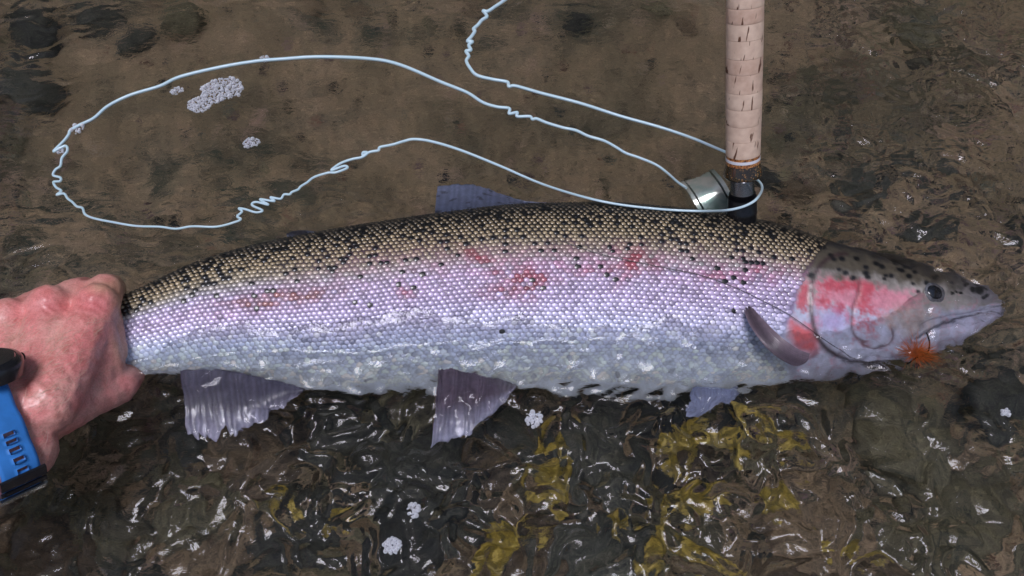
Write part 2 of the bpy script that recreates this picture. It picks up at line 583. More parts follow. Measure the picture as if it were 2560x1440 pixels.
# yellow leaves sunk in the water in front of the fish
def leaf(px, py, z, length, width, rz, tilt, label):
    nu, nv = 22, 9
    u = np.linspace(0, 1, nu)[:, None]; w = np.linspace(-1, 1, nv)[None, :]
    half = width * .5 * np.sin(np.pi * np.clip(u, .01, .995) ** .8) ** .8 * (1 + .16 * np.sin(u * 34))
    x = (u - .5) * length + 0 * w
    y = half * w
    z_ = .012 * np.sin(u * 4 + 1) + .22 * half * np.abs(w) + .004 * np.sin(u * 11 + w * 2)
    v = np.stack([x, y, z_ + 0 * w], -1).reshape(-1, 3)
    v2 = v.copy(); v2[:, 2] -= .0005
    f = grid_faces(nu, nv)
    o = mesh('sunken_leaf', np.vstack([v, v2]), np.vstack([f, f[:, ::-1] + len(v)]), M['leaf'])
    q = Pw(px, py, z)
    o.location = q; o.rotation_euler = (tilt, random.uniform(-.3, .3), rz)
    tag(o, label, 'leaf', 'yellow leaves sunk in front of the fish')
    return o
LL = 'mustard yellow leaf sunk in the choppy water in front of the fish'
for (px, py, z, L, W, rz) in [(1370, 1190, -.06, .055, .026, 1.7), (1400, 1110, -.06, .03, .016, 1.2), (1720, 1085, -.06, .045, .020, .4), (1850, 1040, -.055, .075, .014, -.25), (1690, 1140, -.06, .035, .017, 1.2),
                              (1830, 1120, -.06, .045, .022, -.3), (1960, 1090, -.06, .04, .012, -.7), (1260, 1370, -.06, .07, .013, .9), (1290, 1330, -.06, .05, .010, .2), (1640, 1340, -.06, .05, .013, 1.0), (1950, 1250, -.07, .04, .018, .2),
                              (1760, 1240, -.07, .04, .014, .1), (1540, 1310, -.06, .03, .012, 1.8), (2150, 1380, -.07, .035, .012, 2.4), (700, 1262, -.07, .02, .009, .2), (850, 1290, -.06, .022, .008, 1.1), (1660, 1260, -.06, .026, .01, 2.2), (1760, 1400, -.06, .06, .012, -.5)]:
    leaf(px, py, z, L, W, rz, random.uniform(-.5, .5), LL)

# ------------------------------------------------------------------ the trout
TOP = [(120, 812), (200, 790), (310, 742), (400, 700), (500, 655), (650, 612), (800, 582), (1000, 550), (1150, 530), (1300, 514), (1500, 510), (1700, 524), (1850, 545), (1950, 566), (2060, 600),
       (2200, 632), (2300, 656), (2400, 686), (2450, 704), (2480, 720), (2500, 742), (2506, 757)]
BOT = [(120, 935), (200, 940), (310, 940), (400, 936), (500, 936), (600, 948), (700, 962), (800, 976), (900, 984), (1000, 980), (1150, 976), (1300, 977), (1500, 980), (1700, 982), (1850, 974),
       (1950, 962), (2060, 942), (2200, 924), (2300, 898), (2400, 856), (2450, 826), (2480, 803), (2500, 776), (2506, 759)]
THK = [(120, .010), (200, .0135), (310, .0165), (500, .0235), (800, .034), (1100, .041), (1400, .044), (1700, .0435), (1900, .041), (2050, .039), (2200, .035), (2300, .030), (2400, .0225), (2460, .015), (2495, .007), (2506, .0008)]
ZC = [(120, -.006), (250, .006), (400, -.001), (600, -.010), (900, -.020), (1300, -.026), (1700, -.026), (2000, -.027), (2200, -.032), (2506, -.035)]
ALPHA = math.radians(24)
EY = np.array([0, math.cos(ALPHA), math.sin(ALPHA)]); EN = np.array([0, -math.sin(ALPHA), math.cos(ALPHA)])
kx = lambda a: [p[0] for p in a]
ky = lambda a: [p[1] for p in a]
def section(px):
    yt = float(pchip(kx(TOP), ky(TOP), px)); yb = float(pchip(kx(BOT), ky(BOT), px))
    zc = float(pchip(kx(ZC), ky(ZC), px)); b = float(pchip(kx(THK), ky(THK), px))
    m = Pw(px, (yt + yb) / 2, zc)
    t = on_plane(px, yt, m, EN); bo = on_plane(px, yb, m, EN)
    return (t + bo) / 2, (t - bo) / 2, b, yt, yb
def sect_pts(sec, th):
    c, a, b = sec[:3]
    s = np.sin(th)
    return c + np.cos(th)[..., None] * a + (np.sign(s) * np.abs(s) ** .88 * b)[..., None] * EN

cols = np.concatenate([np.arange(120, 2400, 5.0), np.arange(2400, 2480, 3.0), 2506 - 26 * (1 - np.sin(np.linspace(0, math.pi/2, 16)))])
TH = np.concatenate([np.linspace(-.15, math.pi + .15, 170), np.linspace(math.pi + .15, 2*math.pi - .15, 44)[1:-1]])
SEC = [section(p) for p in cols]
BODY = np.stack([sect_pts(s, TH) for s in SEC])            # columns x angle x 3
VV = (1 - np.cos(TH)) / 2
GP = np.repeat(cols[:, None], len(TH), 1)
GV = np.repeat(VV[None], len(cols), 0)
YT = np.array([s[3] for s in SEC])[:, None]; YB = np.array([s[4] for s in SEC])[:, None]
GY = YT + GV * (YB - YT)                                   # pattern coordinate across the body
near = (np.sin(TH) > -.1)[None, :]

def seg_dist(px, py, pts):
    d = np.full(np.shape(px), 1e9); side = np.zeros(np.shape(px))
    for (ax, ay), (bx_, by_) in zip(pts[:-1], pts[1:]):
        vx, vy = bx_ - ax, by_ - ay
        t = np.clip(((px - ax)*vx + (py - ay)*vy) / (vx*vx + vy*vy), 0, 1)
        dx, dy = px - (ax + t*vx), py - (ay + t*vy)
        dd = np.hypot(dx, dy)
        cr = np.sign(vx*(py-ay) - vy*(px-ax))
        side = np.where(dd < d, cr, side); d = np.minimum(d, dd)
    return d, side
GILL = catmull([(2085, 640), (2052, 648), (2018, 668), (1994, 700), (1986, 735), (1988, 782), (2004, 828), (2034, 864), (2085, 890), (2160, 905), (2240, 905)], 6)
PREOP = catmull([(2112, 700), (2102, 740), (2090, 772), (2091, 812), (2108, 842), (2150, 862), (2185, 855), (2195, 835), (2190, 815)], 6)
MOUTH = catmull([(2507, 762), (2480, 778), (2430, 790), (2370, 797), (2320, 806), (2275, 822), (2250, 838)], 6)
MAXIL = catmull([(2470, 768), (2400, 776), (2330, 786), (2280, 803), (2245, 830), (2240, 848), (2262, 846), (2300, 825)], 6)
JAW = catmull([(2300, 868), (2220, 880), (2130, 890), (2060, 885)], 6)
HEADB = [(500, 2075), (600, 2066), (645, 2010), (695, 1978), (730, 1956), (775, 1948), (812, 1930), (860, 1925), (920, 1950), (1000, 1990)]
def head_mask(px, py):
    return ss(-6, 6, px - np.interp(py, ky([(b, a) for a, b in HEADB]) if False else [h[0] for h in HEADB], [h[1] for h in HEADB]))

# relief of the head: gill cover step, grooves, mouth
dG, sG = seg_dist(GP, GY, GILL); dP, _ = seg_dist(GP, GY, PREOP); dM, _ = seg_dist(GP, GY, MOUTH); dX, _ = seg_dist(GP, GY, MAXIL); dJ, _ = seg_dist(GP, GY, JAW)
hm = ss(1940, 1985, GP) * near
disp = np.zeros_like(GP)
ahead = np.where(sG < 0, 1, 0)
sdG = -sG * dG
disp += hm * .0012 * ss(-9, 7, sdG) * np.exp(-np.maximum(sdG, 0) / 45)
disp += hm * (-.0011 * np.exp(-(dP / 5) ** 2) - .0022 * np.exp(-(dM / 4.5) ** 2) - .0007 * np.exp(-(dX / 4) ** 2) - .0007 * np.exp(-(dJ / 5) ** 2))
EYE = (2300, 728)
dE = np.hypot((GP - EYE[0]) / 1.1, GY - EYE[1])
disp += hm * (.0016 * np.exp(-(dE / 46) ** 2) - .0022 * np.exp(-(dE / 24) ** 4))
disp += hm * .00035 * fbm(GP / 26, GY / 26, 3, 70)
disp += (1 - hm) * near * .00012 * fbm(GP / 60, GY / 40, 2, 71)
BODY = BODY + disp[..., None] * EN

# ------------------------------------------------------------------ water surface
wx = axis_pts(-.47, .47, .0016, 1.6, 30); wy = axis_pts(-.27, .42, .0016, 1.6, 30)
X, Y = np.meshgrid(wx, wy, indexing='ij')
PX, PY = proj(np.stack([X, Y, 0 * X], -1))
inr = (X**2 + (Y - .05)**2) < .8
PX = np.where(inr, PX, -9999); PY = np.where(inr, PY, 0)
far_fade = np.exp(-np.maximum(0, np.hypot(X, Y - .05) - .5) * 3)
chop = ss(925, 1060, PY) * (0.40 + .60 * ss(420, 800, PX)) * (1 - .5 * ss(1900, 2250, PX) * (1 - ss(1150, 1260, PY)))
rightside = ss(1900, 2150, PX) * (1 - ss(930, 1000, PY))
leftup = (1 - ss(100, 420, PX + PY * .7)) + .8 * ss(0, 1, (60 - PY) / 80)
wake = ss(560, 640, PY) * (1 - ss(640, 760, PY)) * (1 - ss(300, 620, PX))
near_back = ss(430, 500, PY) * (1 - ss(560, 640, PY)) * (1 - ss(1750, 1900, PX))
calm = 1 - chop
def ridged(x, y, s):
    return 1 - 2 * np.abs(pnoise(x, y, s))
wxx = X + .010 * pnoise(X * 25, Y * 25, 3) + .004 * pnoise(X * 60, Y * 60, 7); wyy = Y + .010 * pnoise(X * 25, Y * 25, 4) + .004 * pnoise(X * 60, Y * 60, 8)
Zw = .0012 * fbm(X * 9, Y * 12, 2, 1)
Zw += calm * (.00030 + .0013 * np.clip(leftup + wake + .5 * near_back, 0, 1)) * fbm(wxx * 34, wyy * 95, 2, 21)     # long low streaks of the calm water
Zw += rightside * (.0015 * fbm(wxx * 60, wyy * 95, 2, 31) + .0026 * pnoise(wxx * 24, wyy * 44, 33) + .00060 * pnoise(wxx * 160, wyy * 190, 35))
Zw += chop * (.0046 * pnoise(wxx * 19, wyy * 25, 41) + .0032 * ridged(wxx * 36, wyy * 42, 43) + .0028 * pnoise(wxx * 78, wyy * 84, 47) + .0013 * pnoise(wxx * 150, wyy * 150, 49))
Zw *= far_fade
Zw += (1 - far_fade) * .003 * fbm(X * 3, Y * 4, 2, 61)
# the thin sheet of water that washes over the belly, the head and the tail end of the fish
hgt_f = np.full(X.shape, -1.0); gpf = np.zeros(X.shape); gvf = np.zeros(X.shape)
nb_cols = np.where(np.sin(TH) > -.2)[0]
BV = BODY[:, nb_cols]
ii = np.round(np.interp(BV[..., 0], wx, np.arange(len(wx)))).astype(int); jj = np.round(np.interp(BV[..., 1], wy, np.arange(len(wy)))).astype(int)
od = np.argsort(BV[..., 2].ravel())
fi, fj = ii.ravel()[od], jj.ravel()[od]
hgt_f[fi, fj] = BV[..., 2].ravel()[od]; gpf[fi, fj] = GP[:, nb_cols].ravel()[od]; gvf[fi, fj] = GV[:, nb_cols].ravel()[od]
for _ in range(3):
    for d, ax_ in ((1, 0), (-1, 0), (1, 1), (-1, 1)):
        sh = np.roll(hgt_f, d, ax_); e = (hgt_f < -.9) & (sh > -.9)
        hgt_f = np.where(e, sh, hgt_f); gpf = np.where(e, np.roll(gpf, d, ax_), gpf); gvf = np.where(e, np.roll(gvf, d, ax_), gvf)
have = hgt_f > -.9
vline = np.interp(gpf, [300, 420, 520, 700, 900, 1000, 1150, 1300, 1500, 1700, 1850, 1960, 2060, 2150, 2230, 2300, 2520], [.86, .72, .60, .55, .52, .53, .54, .54, .55, .57, .62, .66, .66, .56, .42, .20, .05])
wet = gvf - vline + .06 * fbm(X * 38, Y * 52, 3, 63) + .09 * pnoise(X * 13, Y * 15, 64)
cell = ridged(X * 62, Y * 74, 53) * .5 + .7 * pnoise(X * 40, Y * 46, 55)
thick_f = .0016 * ss(-.02, .10, wet) - .0008 * (1 - ss(-.03, .03, wet)) + .0012 * cell * ss(0, .10, wet)
hs = hgt_f.copy()
for _ in range(4):
    hs = np.where(have, (np.roll(hs, 1, 0) * np.roll(have, 1, 0) + np.roll(hs, -1, 0) * np.roll(have, -1, 0) + np.roll(hs, 1, 1) * np.roll(have, 1, 1) + np.roll(hs, -1, 1) * np.roll(have, -1, 1) + hs)
                  / (np.roll(have, 1, 0)*1. + np.roll(have, -1, 0) + np.roll(have, 1, 1) + np.roll(have, -1, 1) + 1), hs)
film = np.where(have & (wet > -.03), hs + thick_f, -1.0)
band = ss(700, 780, PY) * (1 - ss(960, 1030, PY)) * ss(330, 420, PX) * (1 - ss(1850, 1960, PX))
Zw += band * (.0017 * ridged(X * 58, Y * 72, 53) + .0012 * pnoise(X * 30, Y * 34, 55))
snout = np.exp(-(((PX - 2390) / 170) ** 2 + ((PY - 790) / 95) ** 2))
Zw += snout * (.0010 * np.sin((PY + .22 * PX + 40 * pnoise(X * 20, Y * 20, 8)) / 10.0) + .0010 * pnoise(X * 45, Y * 70, 57))
chin = np.exp(-(((PX - 2440) / 80) ** 2 + ((PY - 895) / 45) ** 2))
Zw += chin * (.0022 * pnoise(X * 90, Y * 110, 58) + .0010 * pnoise(X * 170, Y * 200, 59))
Zw = np.where(film > Zw, film, Zw)
sm = have & (np.abs(film - Zw) < .003)
for _ in range(2):
    av = (np.roll(Zw, 1, 0) + np.roll(Zw, -1, 0) + np.roll(Zw, 1, 1) + np.roll(Zw, -1, 1) + 2 * Zw) / 6
    Zw = np.where(sm, av, Zw)
water = mesh('water', np.stack([X, Y, Zw], -1).reshape(-1, 3), grid_faces(len(wx), len(wy)), M['water'])
tag(water, 'clear rippling river water', kind='structure')

def water_z(x, y):
    i = np.clip(np.searchsorted(wx, x), 1, len(wx) - 1); j = np.clip(np.searchsorted(wy, y), 1, len(wy) - 1)
    return float(Zw[i, j])

# unseen wooded bank beyond the river, raised to darken the sky the water mirrors
bxk = np.linspace(-26, 26, 140); tyk = np.linspace(0, 1, 60)
XB, TB = np.meshgrid(bxk, tyk, indexing='ij')
YB_ = 4.6 + 4.2 * TB + .5 * fbm(XB * .3, TB * 4, 3, 201); ZB = -.5 + 16.0 * TB ** .85 * (1 + .25 * fbm(XB * .25, TB * 2, 3, 205)) + .9 * fbm(XB * 1.1, TB * 9, 3, 207) * ss(0, .2, TB)
tag(mesh('unseen_wooded_bank', np.stack([XB, YB_, ZB], -1).reshape(-1, 3), grid_faces(len(bxk), len(tyk)), M['bank']), 'dark wooded bank beyond the river, out of view, shaped to darken reflections', kind='structure')

VK = [0, .05, .12, .2, .27, .32, .38, .5, .6, .72, .85, 1.0]
SC = np.array([lin(*c) for c in [(52, 50, 48), (96, 86, 70), (160, 141, 110), (170, 152, 120), (172, 160, 138), (178, 173, 174), (190, 178, 208), (194, 177, 212), (206, 200, 232), (208, 218, 248), (224, 237, 255), (236, 245, 255)]])
BK = np.array([lin(*c) for c in [(16, 17, 22), (20, 20, 22), (26, 25, 24), (34, 32, 29), (55, 50, 46), (84, 76, 84), (116, 98, 130), (128, 106, 142), (144, 136, 170), (172, 182, 212), (216, 230, 250), (232, 242, 255)]])
def key(v, tab):
    return np.stack([np.interp(v, VK, tab[:, k]) for k in range(3)], -1)
def blend(c, col, m):
    m = np.clip(m, 0, 1)[..., None]
    return c * (1 - m) + np.asarray(col) * m
def blob(px, py, x, y, rx, ry, ang=0):
    ca, sa = math.cos(ang), math.sin(ang)
    dx, dy = px - x, py - y
    return np.exp(-(((dx*ca + dy*sa) / rx) ** 2 + ((-dx*sa + dy*ca) / ry) ** 2))
def flank_marks(c, px, py, v):
    n1 = fbm(px / 34, py / 20, 3, 80)
    pink = np.clip(.75 * blob(px, py, 1420, 668, 320, 34) + .8 * blob(px, py, 1830, 700, 160, 30) + .35 * blob(px, py, 700, 750, 280, 40, -.25) + .3 * blob(px, py, 1100, 700, 220, 40), 0, 1)
    c = blend(c, lin(208, 138, 176), pink * (.55 + .5 * n1))
    red = .95 * blob(px, py, 1305, 705, 62, 22, .1) + .9 * blob(px, py, 1318, 738, 18, 34) + .8 * blob(px, py, 1250, 738, 44, 15) + .9 * blob(px, py, 1575, 662, 40, 22, .5) + .55 * blob(px, py, 1480, 688, 110, 12, -.12) \
        + .8 * blob(px, py, 1205, 660, 46, 12, .5) + .7 * blob(px, py, 1548, 706, 34, 16, -.6) + .6 * blob(px, py, 1030, 740, 22, 20) + .5 * blob(px, py, 1765, 705, 30, 14) + .4 * blob(px, py, 1870, 690, 50, 14)
    c = blend(c, lin(158, 62, 72), np.clip(red * (.75 + .9 * n1), 0, .85))
    br = .95 * blob(px, py, 735, 752, 135, 17, -.13)
    c = blend(c, lin(146, 88, 72), np.clip(br * (.9 + .8 * n1), 0, .85))
    return c
def head_color(px, py, v):
    n1 = fbm(px / 30, py / 30, 4, 90); n2 = fbm(px / 9, py / 9, 3, 93)
    c = np.broadcast_to(lin(184, 188, 212), np.shape(px) + (3,)).copy()
    topm = 1 - ss(.20, .36, v + .06 * n1 + .00022 * (px - 2100))
    c = blend(c, lin(158, 152, 148), (1 - ss(.40, .52, v + .05 * n1)))
    c = blend(c, lin(84, 77, 66), topm)
    c = blend(c, lin(36, 36, 42), 1 - ss(.0, .16, v + .05 * n1))
    # cheek: red and pink patches
    cheek = blob(px, py, 2075, 735, 95, 42) + .95 * blob(px, py, 2160, 745, 80, 45) + .6 * blob(px, py, 2225, 745, 40, 28) + .5 * blob(px, py, 2000, 760, 40, 60)
    c = blend(c, lin(214, 134, 152), np.clip(1.1 * cheek + .6 * n1 + .5 * n2 - .16, 0, .9) * (px > 1900) * ss(.27, .35, v + .03 * n1))
    red = blob(px, py, 2060, 715, 60, 18, -.15) + blob(px, py, 2120, 780, 24, 46) + .8 * blob(px, py, 2045, 770, 60, 14, .4) + .9 * blob(px, py, 2130, 722, 40, 16) + .9 * blob(px, py, 1968, 760, 16, 40)
    c = blend(c, lin(186, 66, 80), np.clip(.95 * red + .6 * n1 + .45 * n2 - .12, 0, .85) * ss(.25, .32, v) * np.clip(red * 3, 0, 1))
    c = blend(c, lin(214, 84, 84), np.clip(blob(px, py, 1975, 838, 42, 24, .75) * 1.4 + .3 * n1, 0, .9) * np.clip(blob(px, py, 1975, 838, 46, 28, .75) * 3, 0, 1))
    c = blend(c, lin(176, 160, 148), np.clip(blob(px, py, 2235, 795, 60, 32) * 1.1 + .4 * n1, 0, .7) * np.clip(2 * blob(px, py, 2235, 795, 70, 40), 0, 1))
    c = blend(c, lin(176, 160, 206), .8 * np.clip(blob(px, py, 2042, 800, 36, 22) * 1.2, 0, 1))
    c = blend(c, lin(128, 126, 140), .7 * ss(2330, 2460, px) * (1 - ss(.32, .5, v)))
    c = blend(c, lin(196, 192, 220), .55 * ss(2300, 2400, px) * ss(.5, .62, v + .05 * n1))
    c = blend(c, lin(120, 118, 140), .45 * np.clip(n1 * 1.5, 0, 1) * ss(.55, .8, v))
    return c
def lines_on_head(c, px, py):
    for pts, w, s, colr in ((GILL, 6, .9, (58, 42, 46)), (PREOP, 4, .7, (110, 70, 74)), (MOUTH, 3.5, .85, (36, 32, 42)), (MAXIL, 3, .45, (92, 84, 104)), (JAW, 3.5, .4, (112, 112, 142))):
        d, _ = seg_dist(px, py, pts)
        c = blend(c, lin(*colr), s * np.exp(-(d / w) ** 2))
    return c
hmask = head_mask(GP, GY) * (near if True else 1)
bodyc = flank_marks(key(GV, BK), GP, GY, GV)
headc = lines_on_head(head_color(GP, GY, GV), GP, GY)
# dark spots on the head
sp_rng = np.random.default_rng(3)
for k in range(46):
    sx = sp_rng.uniform(1990, 2460); sv = sp_rng.uniform(.03, .33)
    yt = float(pchip(kx(TOP), ky(TOP), sx)); yb = float(pchip(kx(BOT), ky(BOT), sx))
    headc = blend(headc, lin(22, 22, 26), 1.1 * np.exp(-(np.hypot((GP - sx) / 1.35, GY - (yt + sv * (yb - yt))) / sp_rng.uniform(4, 7)) ** 4))
for (sx, sy) in [(1988, 697), (2070, 655), (2110, 652), (2127, 687), (2160, 662), (2240, 690), (2225, 676), (2430, 722)]:
    headc = blend(headc, lin(18, 18, 22), 1.1 * np.exp(-(np.hypot((GP - sx) / 1.35, GY - sy) / 7) ** 4))
CC = bodyc * (1 - hmask[..., None]) + headc * hmask[..., None]
fish = thing('trout', tuple(section(1280)[0]), 'large spotted rainbow trout with pink flank lying on its side, held by the tail', 'fish')
nv_ = len(TH)
v = BODY.reshape(-1, 3)
f = [tuple(x) for x in grid_faces(len(cols), nv_, True)]
f.append(tuple(range(nv_ - 1, -1, -1))); f.append(tuple(range((len(cols)-1)*nv_, len(cols)*nv_)))
body = mesh('body', v, f, M['fish_skin'], fish, col=CC.reshape(-1, 3))

# scales: hexagonal rows measured from the lateral line
DX, DY = 14.0, .00290
TH2 = np.linspace(-.12, 2.62, 260)
LAT = 1.42
tmpl = []
SEG = 10
ang = np.linspace(0, 2*math.pi, SEG, endpoint=False)
su, sw = [0.0], [0.0]; shh = [1.0]
for r, h in ((.62, .80), (1.0, .0)):
    su += list(r * np.cos(ang)); sw += list(r * np.sin(ang) * (1 - .12 * (np.cos(ang) < 0))); shh += [h] * SEG
su, sw, shh = map(np.array, (su, sw, shh))
sf = [(0, 1 + k, 1 + (k+1) % SEG) for k in range(SEG)]
for k in range(SEG):
    a0, a1 = 1 + k, 1 + (k+1) % SEG
    sf += [(a0, a0 + SEG, a1 + SEG), (a0, a1 + SEG, a1)]
sf = np.array(sf)
SV, SCOL, SINFO = [], [], []
srng = np.random.default_rng(12)
ncol = int((2075 - 292) / DX)
for half in (0, 1):
    for ic in range(ncol):
        px0 = 292 + DX * (ic + .5 * half)
        sec = section(px0)
        dsec = section(px0 + 6)
        pts = sect_pts(sec, TH2)
        arc = np.concatenate([[0], np.cumsum(np.linalg.norm(np.diff(pts, axis=0), axis=1))])
        a_lat = np.interp(LAT, TH2, arc)
        lo = math.ceil((0 - a_lat) / DY); hi = math.floor((arc[-1] - a_lat) / DY)
        for r in range(lo, hi + 1):
            if (r & 1) != half: continue
            a = a_lat + r * DY + srng.normal(0, .00016) + .0007 * float(pnoise(px0 / 90, r * .09, 140))
            th = float(np.interp(a, arc, TH2))
            v_ = (1 - math.cos(th)) / 2
            py_ = sec[3] + v_ * (sec[4] - sec[3])
            px_ = px0
            hb = np.interp(py_, [h[0] for h in HEADB], [h[1] for h in HEADB])
            if px_ > hb - 5: continue
            p = sect_pts(sec, np.array([th]))[0]; q = sect_pts(dsec, np.array([th]))[0]
            p2 = sect_pts(sec, np.array([th + .02]))[0]
            tx = norm(p - q)                     # towards the tail
            tt = norm(p2 - p); nn = norm(np.cross(tt, tx))
            if np.dot(nn, EN) < 0 and 0 < th < math.pi: nn = -nn
            tt = np.cross(nn, tx)
            p = p + tx * (srng.normal(0, .00022) + .0008 * float(pnoise(px0 / 70, r * .12, 141)))
            nn = norm(nn + tx * srng.normal(0, .09) + tt * srng.normal(0, .09))
            signed = math.copysign(v_, math.sin(th))
            vv_ = max(0.0, signed)
            fill = np.interp(vv_, [0, .08, .2, .28, .36, .6, .85], [.56, .66, .78, .88, 1.0, 1.03, 1.0])
            Lx = DX * .000285 * .60 * fill * srng.uniform(.88, 1.10); Wy = DY * 1.02 * .60 * 1.12 * fill * srng.uniform(.88, 1.10)
            hgt = np.interp(vv_, [0, .2, .4, .7, 1], [.00060, .00062, .00050, .00040, .00026])
            lift = .00028
            g = np.array([p + tx * (su_ * Lx) + tt * (sw_ * Wy) + nn * (h_ * hgt + lift * su_ + .00022) for su_, sw_, h_ in zip(su, sw, shh)])
            SV.append(g); SINFO.append((px_, py_, vv_, th))
SINFO = np.array(SINFO)
sp, sy_, sv_ = SINFO[:, 0], SINFO[:, 1], SINFO[:, 2]
wob = .02 * fbm(sp / 120, sy_ / 60, 2, 100)
C0 = flank_marks(key(sv_ + wob, SC), sp, sy_, sv_)
C0 = C0 * (1 + srng.normal(0, .15, len(sp)) + .12 * fbm(sp / 40, sy_ / 26, 2, 142))[:, None]
# black spots sit in the pockets between scales and cover one scale or two
pr = np.interp(sv_ + .03 * srng.normal(0, 1, len(sp)), [0, .06, .22, .30, .38, .5, .65, .8], [.13, .14, .125, .085, .022, .008, .002, 0]) * np.interp(sp, [300, 700, 1500, 2000], [1.25, 1.15, 1, .9])
black = srng.random(len(sp)) < pr
black |= np.roll(black, 1) & (srng.random(len(sp)) < .18) & (sv_ < .3)
C0[black] = lin(20, 19, 22)
C0 = np.clip(C0, .004, .95)
SV = np.array(SV)
SV[black, 0] -= .00030 * EN; SV[black, 1:11] -= .00018 * EN
# the 300 that show largest are parts of their own
order = np.argsort(np.abs(sv_ - .50) * 2 + np.abs(sp - 1180) / 700)
single = set(order[:300].tolist())
rest = np.array([i for i in range(len(SV)) if i not in single])
nvs = len(su)
rv = SV[rest].reshape(-1, 3)
rf = (np.arange(len(rest))[:, None, None] * nvs + sf[None]).reshape(-1, 3)
# dome shading painted into every scale: brighter middle, darkened rim
def scale_col(c, v):
    k = np.interp(v, [0, .3, .6, .8, 1], [.40, .46, .50, .74, .88])[:, None, None]
    return np.concatenate([c[:, None, :] * 1.08, np.repeat(c[:, None, :], SEG, 1), np.repeat(c[:, None, :], SEG, 1) * k], 1)
sco = mesh('scales', rv, rf, M['scale'], fish, col=scale_col(C0[rest], sv_[rest]).reshape(-1, 3))
tag(sco, kind='stuff')
for i in sorted(single):
    mesh('scale', SV[i], sf, M['scale'], fish, col=scale_col(C0[i:i+1], sv_[i:i+1])[0])

# fins: a thin fan of rays between a base curve and a tip curve
def fin(name, base, tip, zb, zt, nr, cfun, parent, ragged=.05, thick=.0012, curl=0.0, seed=1, refract=True, mid=None):
    per = 24
    b = catmull(base, per); t = catmull(tip, per)
    nb = nr * 10
    s = np.linspace(0, 1, nb)
    def samp(c):
        d = np.concatenate([[0], np.cumsum(np.linalg.norm(np.diff(c[:, :2], axis=0), axis=1))]); d /= d[-1]
        return np.stack([np.interp(s, d, c[:, k]) for k in range(c.shape[1])], -1)
    b, t = samp(b), samp(t)
    m = samp(catmull(mid, per)) if mid else (b + t) / 2
    m = 2 * m - (b + t) / 2
    nu = 26
    u = np.linspace(0, 1, nu)
    rg = ragged * (pnoise(s * nr * .9, s * 0 + seed, seed) + .5 * pnoise(s * nr * 2.3, s * 0, seed + 5) - .25)
    fn = Pw if refract else P
    up = np.zeros((nb, nu, 3)); colr = np.zeros((nb, nu, 3))
    for i in range(nb):
        for j in range(nu):
            w = u[j] * (1 + rg[i] * u[j] ** 2)
            q = b[i] * (1 - w) ** 2 + 2 * m[i] * w * (1 - w) + t[i] * w * w
            z = zb * (1 - u[j]) + zt * u[j] + curl * math.sin(math.pi * u[j]) + .0009 * u[j] * math.sin(s[i] * 9 + u[j] * 5 + seed)
            up[i, j] = fn(q[0], q[1], z)
            colr[i, j] = cfun(s[i], u[j])
    # normals
    du = np.gradient(up, axis=0); dv = np.gradient(up, axis=1)
    n = norm(np.cross(du, dv))
    ridge = .5 + .5 * np.cos(2 * math.pi * (s * nr * 1.6 + .55 * pnoise(s * nr * .8, s * 0 + 3.3, seed + 9)))
    th = thick * (1 - .75 * u)[None, :] * (.6 + .4 * ridge[:, None])
    a = up + n * th[..., None]; c = up - n * th[..., None]
    cr = np.clip(colr * (.84 + .24 * ridge[:, None, None]), .002, 1)
    f1 = grid_faces(nb, nu); f2 = f1[:, ::-1] + nb * nu
    rim = [(i * nu + nu - 1, (i + 1) * nu + nu - 1, nb*nu + (i + 1) * nu + nu - 1, nb*nu + i * nu + nu - 1) for i in range(nb - 1)]
    rim += [((nb-1) * nu + j, (nb-1) * nu + j + 1, nb*nu + (nb-1) * nu + j + 1, nb*nu + (nb-1) * nu + j)[::-1] for j in range(nu - 1)]
    rim += [(j, j + 1, nb*nu + j + 1, nb*nu + j) for j in range(nu - 1)]
    return mesh(name, np.vstack([a.reshape(-1, 3), c.reshape(-1, 3)]), np.vstack([f1, f2, np.array(rim)]), M['fin'], parent, col=np.vstack([cr.reshape(-1, 3)] * 2))
def mixc(a, b, t): return lin(*a) * (1 - t) + lin(*b) * t
sprng = np.random.default_rng(5)
fin('dorsal_fin', [(1085, 552), (1200, 540), (1310, 522), (1430, 515)], [(1094, 462), (1185, 462), (1300, 498), (1425, 510)], -.004, -.006, 13,
    lambda s, u: mixc((70, 78, 104), (112, 120, 150), u) * (.35 if pnoise(s * 14, u * 9, 3) > .42 else 1), fish, .05, seed=2)
fin('adipose_fin', [(722, 606), (765, 598), (815, 588)], [(716, 584), (752, 574), (812, 582)], -.004, -.006, 4, lambda s, u: mixc((40, 42, 52), (62, 66, 84), u), fish, .03, seed=3)
fin('pelvic_fin', [(1100, 915), (1150, 930), (1220, 945), (1292, 966)], [(1078, 1118), (1130, 1100), (1195, 1075), (1286, 975)], -.017, -.010, 11,
    lambda s, u: mixc((88, 74, 90), (158, 158, 186), max(0, min(1, (u - .45) * 2))), fish, .05, curl=.004, seed=4)
fin('anal_fin', [(452, 925), (550, 928), (650, 946), (760, 972)], [(470, 1092), (560, 1092), (645, 1062), (750, 985)], -.010, -.012, 13,
    lambda s, u: mixc((82, 78, 98), (170, 168, 194), max(0, min(1, (u - .55) * 2.2))), fish, .16, curl=.003, seed=6)
fin('pectoral_fin', [(1732, 972), (1790, 974), (1842, 976)], [(1712, 1032), (1765, 1046), (1832, 992)], -.030, -.022, 8,
    lambda s, u: mixc((120, 128, 160), (140, 146, 176), u), fish, .04, seed=8)
